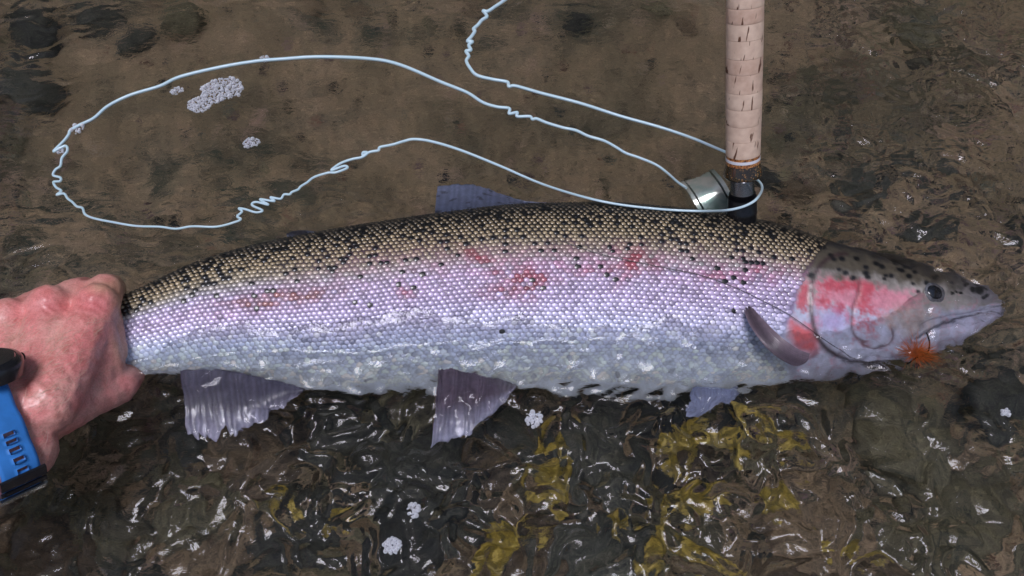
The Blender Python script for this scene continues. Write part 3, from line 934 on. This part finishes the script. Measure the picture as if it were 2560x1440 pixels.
# near pectoral fin folded forward over the gill
fin('pectoral_fin', [(2022, 884), (2016, 902), (1998, 912), (1978, 911)], [(1882, 770), (1874, 766), (1866, 768), (1861, 778)], .010, .016, 9,
    lambda s, u: mixc((78, 66, 76), (112, 96, 108), .5 + .5 * math.sin(s * 7 + 1)) * (1.25 if s > .93 or s < .05 else 1), fish, .03, curl=.006, seed=9, refract=False, mid=[(1958, 848), (1940, 858), (1920, 864), (1902, 852)])
# tail fin closed in the grip
fin('tail_fin', [(150, 806), (140, 840), (138, 880), (150, 930)], [(40, 800), (70, 850), (72, 900), (44, 958)], -.004, -.020, 12, lambda s, u: mixc((60, 62, 72), (90, 92, 110), u), fish, .05, seed=11)

# eye
ec = section(EYE[0]); th_e = math.acos(1 - 2 * (EYE[1] - ec[3]) / (ec[4] - ec[3]))
ep = sect_pts(ec, np.array([th_e]))[0]
e1 = norm(sect_pts(section(EYE[0] + 8), np.array([th_e]))[0] - sect_pts(section(EYE[0] - 8), np.array([th_e]))[0])
e2 = norm(sect_pts(ec, np.array([th_e - .05]))[0] - ep); en_ = norm(np.cross(e1, e2)); e2 = np.cross(en_, e1)
def dome(c, r, h, seg=36, rings=10, sx=1.0):
    v = [c + en_ * h]
    for k in range(1, rings + 1):
        t = k / rings * math.pi / 2
        for a in np.linspace(0, 2*math.pi, seg, endpoint=False):
            v.append(c + (e1 * math.cos(a) * sx + e2 * math.sin(a)) * r * math.sin(t) + en_ * h * math.cos(t))
    f = [(0, 1 + k, 1 + (k+1) % seg) for k in range(seg)]
    for j in range(rings - 1):
        for k in range(seg):
            a, b = 1 + j*seg + k, 1 + j*seg + (k+1) % seg
            f.append((a, a + seg, b + seg, b))
    return v, f
v, f = dome(ep - en_ * .0016, .0092, .0030, sx=1.12)
eye = mesh('eye', v, f, M['eye_iris'], fish)
v, f = dome(ep + en_ * .0003, .0058, .0016, sx=1.05)
pup = mesh('pupil', v, f, M['eye_pupil'], eye)
eye['label'] = 'dark round fish eye with grey iris'

# ------------------------------------------------------------------ hand and arm
def hand_points():
    H = {}
    H['wrist'] = P(28, 1064, .052)
    H['elbow'] = P(-460, 1260, .10)
    H['mcp1'] = P(246, 768, .040); H['mcp2'] = P(128, 772, .046); H['mcp3'] = P(28, 805, .046); H['mcp4'] = P(-62, 860, .040)
    return H
H = hand_points()
segs = []      # (a, b, ra, rb)
W = H['wrist']
lat = norm(H['mcp1'] - H['mcp4'])
dirh = norm((H['mcp2'] + H['mcp3']) / 2 - W)
dorsal = norm(np.cross(lat, dirh)); dorsal = dorsal if dorsal[2] > 0 else -dorsal
elb = norm(H['elbow'] - W)
wl = W + lat * .012; wr = W - lat * .012
wlat = norm(np.cross(elb, norm(CAM - W)))
for o_, r1, r2 in ((.0155, .0195, .027), (0, .0215, .032), (-.0155, .0195, .027)):
    segs.append((W + wlat * o_, W + wlat * o_ * 1.5 + elb * .26, r1, r2))
mc = ['mcp1', 'mcp2', 'mcp3', 'mcp4']
for k, (m_, o_) in enumerate(zip(mc, (.019, .007, -.006, -.017))):
    segs.append((W + lat * o_ + dirh * .008, H[m_], .0185, .0135 if k < 3 else .012))
for a_, b_ in zip(mc[:-1], mc[1:]):                     # the web of the palm between the metacarpals
    mid0 = (H[a_] + H[b_]) / 2 - dirh * .016
    segs.append((W + dirh * .02, mid0 - dorsal * .004, .019, .0125))
for m_ in mc: segs.append((H[m_] + dorsal * .0028, H[m_] + dorsal * .0029, .0140, .0140))
for m_ in mc[:3]: segs.append((W + dirh * .03 + (H[m_] - W - dirh * .03) * .25 + dorsal * .0125, H[m_] + dorsal * .0105 - dirh * .004, .0030, .0034))    # tendons
fingers = {
    'index': [H['mcp1'], P(262, 728, .033), P(276, 722, .008), P(282, 742, -.016), P(288, 790, -.028)],
    'middle': [H['mcp2'], P(190, 738, .036), P(208, 728, .006), P(216, 752, -.018), P(224, 800, -.030)],
    'ring': [H['mcp3'], P(100, 762, .036), P(130, 752, .004), P(146, 780, -.018), P(158, 825, -.030)],
    'little': [H['mcp4'], P(10, 818, .034), P(50, 806, .004), P(76, 828, -.016), P(92, 866, -.026)]}
fr = {'index': [.0130, .0118, .0104, .0092, .0078], 'middle': [.013, .0115, .0104, .0092, .0078], 'ring': [.0128, .0112, .0100, .0088, .0075], 'little': [.0118, .0098, .0088, .0078, .0068]}
for k, pts in fingers.items():
    for i in range(len(pts) - 1): segs.append((pts[i], pts[i+1], fr[k][i], fr[k][i+1]))
thumb = [P(85, 1040, .040), P(205, 985, .022), P(292, 962, .006), P(328, 940, -.010), P(316, 905, -.026)]
tr_ = [.020, .0175, .0135, .0115, .0095]
for i in range(4): segs.append((thumb[i], thumb[i+1], tr_[i], tr_[i+1]))
segs.append((P(215, 880, .034), P(230, 945, .022), .0150, .0150))           # flesh between thumb and index
segs.append((P(240, 840, .036), P(262, 915, .020), .0130, .0125))
segs.append((P(262, 790, .030), P(278, 880, .020), .0105, .0105))
segs.append((P(110, 930, .040), P(190, 960, .026), .0190, .0165))
bm = bmesh.new()
def capsule(a, b, ra, rb, n=14):
    a, b = np.asarray(a, float), np.asarray(b, float)
    d = b - a; L = np.linalg.norm(d); ax = d / L if L > 1e-6 else np.array([0, 0, 1.0])
    s = norm(np.cross(ax, [.31, .87, .22])); t = np.cross(ax, s)
    prof = [(-ra * math.cos(q), ra * math.sin(q)) for q in np.linspace(.25, math.pi/2, 5)] + [(L + rb * math.sin(q), rb * math.cos(q)) for q in np.linspace(0, math.pi/2 - .25, 5)]
    rings = []
    for h, r in prof:
        rings.append([bm.verts.new(tuple(a + ax*h + (s*math.cos(w) + t*math.sin(w)) * r)) for w in np.linspace(0, 2*math.pi, n, endpoint=False)])
    for q in range(len(rings) - 1):
        for w in range(n):
            bm.faces.new((rings[q][w], rings[q][(w+1) % n], rings[q+1][(w+1) % n], rings[q+1][w]))
    bm.faces.new(rings[0][::-1]); bm.faces.new(rings[-1])
for s_ in segs: capsule(*s_)
bmesh.ops.recalc_face_normals(bm, faces=bm.faces)
hm_ = bpy.data.meshes.new('tmp_hand'); bm.to_mesh(hm_); bm.free()
ho = bpy.data.objects.new('tmp_hand', hm_); COL.objects.link(ho)
md = ho.modifiers.new('r', 'REMESH'); md.mode = 'VOXEL'; md.voxel_size = .0014
ms = ho.modifiers.new('s', 'SMOOTH'); ms.factor = .5; ms.iterations = 13
dg = bpy.context.evaluated_depsgraph_get()
arm_me = bpy.data.meshes.new_from_object(ho.evaluated_get(dg))
bpy.data.objects.remove(ho)
nV = len(arm_me.vertices)
co = np.empty(nV * 3); arm_me.vertices.foreach_get('co', co); co = co.reshape(-1, 3)
hx, hy = proj(co)
n1 = fbm(hx / 60, hy / 60, 3, 120)
hc = np.broadcast_to(lin(226, 172, 162), (nV, 3)).copy()
hc = blend(hc, lin(228, 150, 146), np.clip(.5 + .7 * n1, 0, 1))
for (x, y, rx, ry, k) in [(236, 762, 48, 40, .8), (110, 765, 60, 36, .7), (250, 850, 60, 80, .35), (120, 900, 90, 60, .3)]:
    hc = blend(hc, lin(214, 112, 116), k * blob(hx, hy, x, y, rx, ry))
hc = blend(hc, lin(216, 172, 146), .8 * ss(262, 305, hx) * (1 - ss(860, 960, hy)))
hc = blend(hc, lin(216, 170, 142), .7 * blob(hx, hy, 262, 716, 40, 16))
# creases over the knuckles and wrist are in the surface
nr_ = np.empty(nV * 3); arm_me.vertices.foreach_get('normal', nr_); nr_ = nr_.reshape(-1, 3)
cr_ = .00035 * np.sin((hx * .55 - hy * .84 + 14 * n1) / 3.6) * np.clip(blob(hx, hy, 236, 766, 42, 40) + blob(hx, hy, 118, 772, 50, 36), 0, 1)
cr_ += .0004 * fbm(hx / 22, hy / 22, 3, 123)
cr_ += .0006 * np.sin((hx * .62 - hy * .78 + 20 * n1) / 8) * blob(hx, hy, 115, 985, 60, 70)
co = co + nr_ * cr_[:, None]
person = thing('person', tuple(W), 'wet bare left hand and wrist gripping the trout by its tail', 'person')
at = arm_me.color_attributes.new('Col', 'FLOAT_COLOR', 'POINT')
c4 = np.ones((nV, 4)); c4[:, :3] = hc; at.data.foreach_set('color', c4.ravel())
arm_me.vertices.foreach_set('co', co.ravel()); arm_me.update()
arm_me.name = 'hand_and_arm'
hand = link('hand_and_arm', arm_me, M['skin'], person)
# fine hairs on the back of the hand
hv, hf = [], []
arm_me.vertices.foreach_get('normal', nr_.ravel())
nr_ = np.empty(nV * 3); arm_me.vertices.foreach_get('normal', nr_); nr_ = nr_.reshape(-1, 3)
cand = np.where((hx > -40) & (hx < 270) & (hy > 800) & (hy < 1200) & (nr_[:, 2] > .35))[0]
hr = np.random.default_rng(9)
for i in hr.choice(cand, min(520, len(cand)), replace=False):
    p, n = co[i], nr_[i]
    d = norm(.8 * lat + .45 * dirh + hr.normal(0, .35, 3)); d = norm(d - n * np.dot(d, n))
    L = hr.uniform(.004, .009)
    pts = np.array([p - n * .0003, p + d * L * .4 + n * .0007, p + d * L * .8 + n * .0006, p + d * L + n * .0002])
    vv, ff = tube_data(pts, np.array([.00007, .00007, .00005, .00002]), 3, False)
    hf += [tuple(x + len(hv) for x in q) for q in ff]; hv += list(vv)
ha = mesh('hair', hv, hf, M['hair'], person); tag(ha, kind='stuff')

# ------------------------------------------------------------------ wristwatch
ws = W + elb * .012
ax_w = -elb
e2w = norm(CAM - ws); e2w = norm(e2w - ax_w * np.dot(e2w, ax_w))
e1w = np.cross(e2w, ax_w)
if np.dot(e1w, UP) < 0: e1w = -e1w
watch = thing('wristwatch', tuple(ws), 'wristwatch with slotted blue rubber strap and black case worn on the wrist', 'watch')
dgw = bpy.context.evaluated_depsgraph_get()
# radius of the wrist in each direction, taken from the arm
rel = co - ws
sl = np.abs(rel @ ax_w) < .012
aa = np.arctan2((rel @ e2w)[sl], (rel @ e1w)[sl]); rr = np.hypot(rel @ e1w, rel @ e2w)[sl]
def wrist_r(phi):
    d = np.abs((aa - phi + math.pi) % (2*math.pi) - math.pi)
    s = d < .12
    return (np.percentile(rr[s], 92) if s.any() else .03)
NPH = 180
phs = np.linspace(-math.pi, math.pi, NPH, endpoint=False)
WR = np.array([wrist_r(p) for p in phs])
for _ in range(6): WR = (np.roll(WR, 1) + 2*WR + np.roll(WR, -1)) / 4
WR += .0012
nw = 11
wid = np.linspace(-1, 1, nw)
vin, vout = [], []
for i, p_ in enumerate(phs):
    hw = np.interp(abs(p_), [0, .5, 1.2, 3.2], [.0130, .0122, .0106, .0102])
    for w in wid:
        bulge = .0004 * (1 - w**2)
        dirr = e1w * math.cos(p_) + e2w * math.sin(p_)
        base_ = ws + ax_w * (w * hw)
        vin.append(base_ + dirr * WR[i]); vout.append(base_ + dirr * (WR[i] + .0022 + bulge))
vin, vout = np.array(vin), np.array(vout)
hole = set()
for q in range(7):
    c = int((1.70 + q * .17 + math.pi) / (2*math.pi) * NPH)
    for d in (0, 1, 2):
        for w in (4, 5, 6): hole.add(((c + d) % NPH, w))
fs = []
n_ = NPH * nw
for i in range(NPH):
    i2 = (i + 1) % NPH
    for j in range(nw - 1):
        a, b, c, d = i*nw+j, i2*nw+j, i2*nw+j+1, i*nw+j+1
        if (i, j) not in hole:
            fs.append((a + n_, b + n_, c + n_, d + n_)); fs.append((d, c, b, a))
        else:
            for (x, y, nb_) in ((a, b, (i, j-1)), (b, c, (i2, j)), (c, d, (i, j+1)), (d, a, ((i-1) % NPH, j))):
                if nb_ not in hole: fs.append((x, y, y + n_, x + n_))
    fs.append((i*nw, i2*nw, i2*nw + n_, i*nw + n_)); fs.append((i*nw+nw-1, i*nw+nw-1+n_, i2*nw+nw-1+n_, i2*nw+nw-1))
mesh('strap', np.vstack([vin, vout]), fs, M['strap'], watch)
rc = float(np.interp(.5, phs, WR)) - .002
case_dir = e1w * math.cos(.5) + e2w * math.sin(.5)
lathe('case', ws + case_dir * (rc + .001) + ax_w * .007, case_dir, [(0, .0150), (.001, .0170), (.006, .0180), (.009, .0180), (.0105, .0170), (.0112, .015)], M['watch_black'], watch, 48)
lathe('glass', ws + case_dir * (rc + .0122) + ax_w * .007, case_dir, [(0, .0145), (.0006, .014)], M['eye_pupil'], watch, 40)
lathe('button', ws + case_dir * (rc + .007) + ax_w * .0242, ax_w, [(0, .0025), (.002, .0025), (.0025, .002)], M['watch_black'], watch, 16)
# keeper loop and buckle on the lower side
def arcbox(name, p0, p1, hw, lift, thick, mat):
    n = 14; v = []
    for p_ in np.linspace(p0, p1, n):
        r = np.interp(p_, phs, WR) + .0026 + lift
        dirr = e1w * math.cos(p_) + e2w * math.sin(p_)
        for w, t in ((-hw, 0), (hw, 0), (hw, thick), (-hw, thick)):
            v.append(ws + ax_w * w + dirr * (r + t))
    f = [tuple(x) for x in grid_faces(n, 4, True)] + [(3, 2, 1, 0), tuple(range(4*n-4, 4*n))]
    o = mesh(name, v, f, mat, watch, smooth=False)
    return o
arcbox('strap_keeper', 2.46, 2.60, .0125, 0, .0016, M['watch_black'])
arcbox('strap_keeper', 2.66, 2.72, .0125, 0, .0014, M['watch_black'])
arcbox('buckle', 2.80, 2.90, .0128, 0, .0018, M['steel'])

# ------------------------------------------------------------------ fishing rod
r0 = P(1857, 410, .050)
dep0 = np.dot(r0 - CAM, FW)
def at_depth(px, py, dep):
    d = FW + RT * ((px - 1280) / FPX) - UP * ((py - 720) / FPX)
    return CAM + d * dep
r1 = at_depth(1863, 0, dep0 * .905)
rax = norm(r1 - r0)                                   # from the reel seat up the grip
rod = thing('fishing_rod', tuple(r0), 'fishing rod with ringed cork grip and black threaded reel seat behind the trout', 'fishing rod')
mpp = dep0 / FPX
R0 = 41.5 * mpp
Lvis = np.linalg.norm(r1 - r0)
edges_py = [399, 358, 320, 278, 238, 191, 153, 107, 66, 28, -8, -44, -80, -118, -154, -190]
def along(py):
    # distance along the rod of the point that shows at that picture row
    lo, hi = -.3, .6
    for _ in range(50):
        m = (lo + hi) / 2
        if proj(r0 + rax * m)[1] > py - 15: lo = m
        else: hi = m
    return lo
grip_r = lambda d: R0 * (1.0 + .03 * math.sin(d * 30) + .035 * ss(.03, .2, d))
for a_, b_ in zip(edges_py[:-1], edges_py[1:]):
    d0, d1 = along(a_), along(b_)
    n = 6
    prof = [(d0 + .00015, grip_r(d0) * .996)] + [(d0 + (d1 - d0) * t, grip_r(d0 + (d1 - d0) * t) * (1 + .004 * math.sin(d0 * 900))) for t in np.linspace(.04, .96, n)] + [(d1 - .00005, grip_r(d1) * .996)]
    lathe('cork_ring', r0, rax, prof, M['cork'], rod, 44)
dtop = along(-190)
lathe('grip_end', r0, rax, [(dtop, R0 * 1.02), (dtop + .004, R0 * 1.0), (dtop + .007, R0 * .6)], M['rust'], rod)
lathe('rod_blank', r0, rax, [(dtop + .006, R0 * .45), (dtop + .5, R0 * .40)], M['black_metal'], rod, 24)
d399, d406, d414, d421, d452, d462, d470, d505, d520, d560 = [along(y) for y in (399, 405, 412, 420, 447, 457, 462, 497, 508, 560)]
lathe('composite_ring', r0, rax, [(d406, R0 * 1.005), (d399, R0 * 1.0)], M['rust'], rod)
lathe('white_band', r0, rax, [(d414, R0 * 1.022), (d406, R0 * 1.018)], M['white_band'], rod)
lathe('composite_ring', r0, rax, [(d421, R0 * 1.02), (d414, R0 * 1.005)], M['rust'], rod)
lathe('winding_check', r0, rax, [(d462, R0 * .82), (d462 + .0008, R0 * 1.08), (d452 - .001, R0 * 1.15), (d452, R0 * 1.16), (d452 + .002, R0 * 1.13), (d421 - .001, R0 * 1.02), (d421, R0 * 1.0)], M['winding'], rod, 48)
prof = []
nt = 15
for k in range(nt):
    a = d505 + (d462 - d505) * k / nt; st = (d462 - d505) / nt
    prof += [(a, R0 * .66), (a + st * .5, R0 * .72)]
prof.append((d462 + .0002, R0 * .66))
lathe('threaded_sleeve', r0, rax, prof, M['steel'], rod, 48)
prof = []
for k in range(8):
    a = d520 + (d505 - d520) * k / 8; st = (d505 - d520) / 8
    prof += [(a, R0 * .74), (a + st * .5, R0 * .80)]
lathe('locking_ring', r0, rax, prof, M['black_metal'], rod, 48)
lathe('reel_seat', r0, rax, [(d560 - .05, R0 * .7), (d560 - .02, R0 * .86), (d520 - .012, R0 * .9), (d520 - .0105, R0 * .94), (d520 - .0095, R0 * .9), (d520, R0 * .88)], M['black_metal'], rod, 48)

# reel clamped to the seat, half under the surface
rc_ = Pw(1774, 502, -.024)
ral = norm(RT * .90 + UP * .40)
reel = thing('fly_reel', tuple(rc_), 'pale green metal fly reel under the water beside the black reel seat', 'reel')
RR = .024
lathe('spool', rc_, ral, [(-.010, RR * .5), (-.0098, RR * .96), (.0098, RR * .96), (.010, RR * .5)], M['reel'], reel, 56)
lathe('frame_plate', rc_, ral, [(-.0145, RR * .9), (-.0142, RR), (-.0112, RR), (-.011, RR * .9)], M['reel'], reel, 56)
lathe('frame_plate', rc_, ral, [(.011, RR * .9), (.0112, RR), (.0142, RR), (.0145, RR * .9)], M['reel'], reel, 56)

# ------------------------------------------------------------------ fly line
LINE = [(1716, 470), (1694, 455), (1668, 432), (1640, 412), (1600, 395), (1565, 383), (1540, 368), (1510, 352), (1470, 340), (1440, 326), (1407, 319), (1367, 307), (1342, 297), (1331, 298), (1324, 291), (1293, 291), (1293, 281), (1273, 284), (1273, 271), (1242, 267), (1207, 256), (1171, 233), (1133, 217), (1100, 204),
        (1000, 162), (925, 147), (800, 142), (700, 148), (640, 153), (550, 168), (450, 192), (400, 215), (325, 238), (270, 265), (235, 295), (200, 312), (176, 326), (172, 336), (160, 352), (134, 378), (148, 371), (165, 365), (168, 378), (155, 395), (151, 415), (139, 424), (133, 438), (151, 444), (150, 453), (134, 455), (140, 468), (153, 477), (142, 487), (160, 484), (169, 496), (181, 505),
        (192, 516), (206, 520), (213, 536), (236, 546), (280, 555), (340, 565), (400, 567), (440, 572), (480, 566), (540, 567), (585, 556), (602, 548), (593, 541), (605, 529), (597, 521), (613, 523), (640, 531), (656, 526), (630, 513), (640, 505), (671, 512), (656, 503), (652, 498), (686, 503), (676, 493), (701, 497), (710, 486), (724, 486), (730, 480), (745, 474), (752, 466), (768, 456), (785, 443), (820, 432), (840, 431),
        (868, 420), (860, 415), (828, 426), (850, 409), (880, 398), (905, 393), (919, 382), (908, 381), (908, 389), (925, 380), (946, 376), (950, 368), (980, 362), (1010, 353), (1035, 348), (1080, 354), (1150, 375), (1250, 415), (1350, 458), (1450, 490), (1540, 510), (1640, 522), (1720, 527), (1800, 527), (1850, 519), (1885, 503), (1902, 482), (1905, 466), (1896, 452), (1880, 444)]
LINE2 = [(1420, -90), (1330, -50), (1262, 0), (1240, 15), (1220, 28), (1208, 27), (1213, 33), (1217, 42), (1205, 50), (1195, 62), (1184, 72), (1187, 78), (1178, 92), (1169, 103), (1181, 104), (1172, 113), (1177, 125), (1165, 128), (1172, 140), (1166, 152), (1175, 170), (1192, 188), (1230, 198), (1268, 205), (1272, 216), (1290, 215), (1350, 232), (1450, 258), (1550, 290), (1650, 318), (1730, 345), (1790, 370), (1822, 384), (1850, 400)]
def fly_line(name, pix, rad, label, lift=None):
    c = catmull(pix, 7)
    pts = []
    for i, (x, y) in enumerate(c):
        q = P(x, y, .001)
        z = water_z(q[0], q[1]) + rad(x, y) * .55
        if lift: z += lift(x, y)
        pts.append(P(x, y, z))
    pts = np.array(pts)
    keep = np.concatenate([[True], np.linalg.norm(np.diff(pts, axis=0), axis=1) > 1e-5]); pts = pts[keep]; c = c[keep]
    o = tube(name, pts, np.array([rad(x, y) for x, y in c]), M['line'], None, 8)
    return tag(o, label, 'fishing line')
radf = lambda x, y: float(np.interp(y, [100, 300, 450, 560], [.00155, .00125, .00095, .00088]))
def lift1(x, y):
    # the near bight lies across the back of the fish and round the reel seat
    return .022 * float(ss(1300, 1500, x)) * float(ss(420, 480, y)) + .024 * float(ss(1740, 1830, x)) * float(ss(466, 500, y)) + .010 * float(ss(1780, 1900, x)) * float(ss(430, 450, y))
fly_line('fly_line', LINE, radf, 'long pale blue fly line looping on the water from the reel back to the rod', lift1)
fly_line('fly_line', LINE2, radf, 'short pale blue fly line hooking across the water to the cork grip')

# ------------------------------------------------------------------ fly and leader
fly_c = Pw(2292, 884, -.006)
fly = thing('fishing_fly', tuple(fly_c), 'small orange hackled fishing fly stuck in the corner of the trout\'s jaw', 'fishing fly')
def fibres(name, n, mat, seed, dirs, Lr):
    r = np.random.default_rng(seed); vs, fs_ = [], []
    for k in range(n):
        d = norm(np.array(dirs(r)))
        L = r.uniform(*Lr); bend = r.normal(0, .35, 3)
        c0 = fly_c + r.normal(0, .0012, 3)
        pts = np.array([c0, c0 + d * L * .5 + bend * L * .06, c0 + d * L + bend * L * .22])
        pts = catmull(pts, 3)
        vv, ff = tube_data(pts, np.linspace(.00022, .00007, len(pts)), 3, False)
        fs_ += [tuple(x + len(vs) for x in q) for q in ff]; vs += list(vv)
    o = mesh(name, vs, fs_, mat, fly); tag(o, kind='stuff'); return o
fibres('hackle', 260, M['hackle'], 1, lambda r: (r.normal(-.1, .8), r.normal(.1, .6), r.normal(.35, .35)), (.006, .015))
fibres('wing', 90, M['hackle_brown'], 2, lambda r: (r.normal(.7, .25), r.normal(-.35, .25), r.normal(.15, .2)), (.008, .018))
tube('hook', catmull([fly_c + np.array(q) for q in [(.010, .016, .002), (.010, .008, .003), (.007, 0, .002), (0, -.003, .001), (-.005, -.006, 0), (-.008, -.008, -.001)]], 5), .00055, M['hook'], fly, 8)
lathe('head', fly_c + np.array([-.001, -.0075, .0]), np.array([-.5, -.8, .1]), [(0, .0008), (.001, .0016), (.003, .0014), (.004, .0006)], M['hook'], fly, 14)
ld = [(2285, 897), (2240, 907), (2160, 902), (2090, 878), (2030, 845), (1985, 818), (1930, 786), (1880, 762), (1820, 735), (1760, 712), (1700, 695), (1640, 684), (1560, 668), (1500, 655), (1450, 640), (1400, 622)]
pts = []
for (x, y) in catmull(ld, 4):
    s = section(x); t = float(np.clip((y - s[3]) / (s[4] - s[3]), .02, .98)); q = sect_pts(s, np.array([math.acos(1 - 2 * t)]))[0]
    pts.append(q + EN * .0018)
tag(tube('leader', pts, .00022, M['leader'], None, 6), 'thin dark nylon leader running from the fly along the trout\'s flank', 'fishing line')

# ------------------------------------------------------------------ foam and bubbles
def foam(cells, label, name='foam_patch', grp=None):
    """cells: list of (px, py, radius m) -> one raft of bubbles floating on the surface"""
    vs, fs_ = [], []
    seg, rings = 10, 5
    for (x, y, r) in cells:
        q = P(x, y, 0.0); c = np.array([q[0], q[1], water_z(q[0], q[1]) + r * .25])
        b0 = len(vs); vs.append(c + np.array([0, 0, r]))
        for k in range(1, rings + 1):
            t = k / rings * 2.0
            for a in np.linspace(0, 2*math.pi, seg, endpoint=False):
                vs.append(c + r * np.array([math.sin(t) * math.cos(a), math.sin(t) * math.sin(a), math.cos(t)]))
        fs_ += [(b0, b0 + 1 + k, b0 + 1 + (k+1) % seg) for k in range(seg)]
        for j in range(rings - 1):
            for k in range(seg):
                a, b = b0 + 1 + j*seg + k, b0 + 1 + j*seg + (k+1) % seg
                fs_.append((a, a + seg, b + seg, b))
    o = mesh(name, vs, fs_, M['foam'])
    return tag(o, label, 'foam', grp)
def pack(poly, n, r0_, r1_, seed):
    r = np.random.default_rng(seed); out = []
    xs = [p[0] for p in poly]; ys = [p[1] for p in poly]
    def inside(x, y):
        c = False; j = len(poly) - 1
        for i in range(len(poly)):
            if (poly[i][1] > y) != (poly[j][1] > y) and x < (poly[j][0]-poly[i][0]) * (y-poly[i][1]) / (poly[j][1]-poly[i][1]) + poly[i][0]: c = not c
            j = i
        return c
    for _ in range(n * 30):
        if len(out) >= n: break
        x, y = r.uniform(min(xs), max(xs)), r.uniform(min(ys), max(ys))
        if not inside(x, y): continue
        rad = r.uniform(r0_, r1_) if r.random() < .75 else r0_ * .7
        if all(math.hypot(x - a, (y - b) * 1.15) * .00033 > (rad + c) * .80 for a, b, c in out): out.append((x, y, rad))
    return out
def ell(cx, cy, rx, ry, ang=0, n=16):
    return [(cx + rx*math.cos(t)*math.cos(ang) - ry*math.sin(t)*math.sin(ang), cy + rx*math.cos(t)*math.sin(ang) + ry*math.sin(t)*math.cos(ang)) for t in np.linspace(0, 2*math.pi, n, endpoint=False)]
foam(pack([(466, 272), (475, 252), (505, 240), (503, 218), (530, 203), (575, 193), (600, 202), (608, 218), (598, 238), (560, 250), (530, 262), (515, 278), (492, 282), (480, 276)], 270, .0010, .0020, 1), 'large white patch of foam floating inside the line loop')
foam(pack(ell(627, 356, 22, 11, -.2), 26, .0010, .0018, 2), 'small white oval of foam inside the line loop, apart from the larger patches')
foam(pack(ell(443, 229, 16, 9, -.2), 20, .0009, .0015, 3), 'small foam clump right beside the large foam patch')
foam(pack(ell(193, 324, 18, 12, -.5), 12, .0010, .0020, 4), 'foam bubbles caught on the fly line above its sharp kink')
foam(pack(ell(663, 146, 13, 8, 0), 14, .0009, .0016, 5), 'foam bubbles stuck to the smooth far side of the line loop')
foam(pack(ell(148, 376, 14, 7, 0), 9, .0009, .0016, 6), 'foam bubbles in the kink of the fly line')
foam(pack(ell(1336, 1050, 19, 19), 26, .0010, .0019, 7), 'round cluster of clear bubbles near the pelvic fin')
foam(pack(ell(1036, 1281, 15, 19), 18, .0009, .0017, 8), 'clear bubble cluster on the dark choppy water, the smaller of two', )
foam(pack(ell(982, 1370, 25, 21), 30, .0009, .0018, 9), 'clear bubble cluster on the dark choppy water, the larger of two')
foam(pack(ell(2510, 1036, 15, 9), 14, .0008, .0013, 10), 'tiny bubble cluster on the dark water off the trout\'s chin')
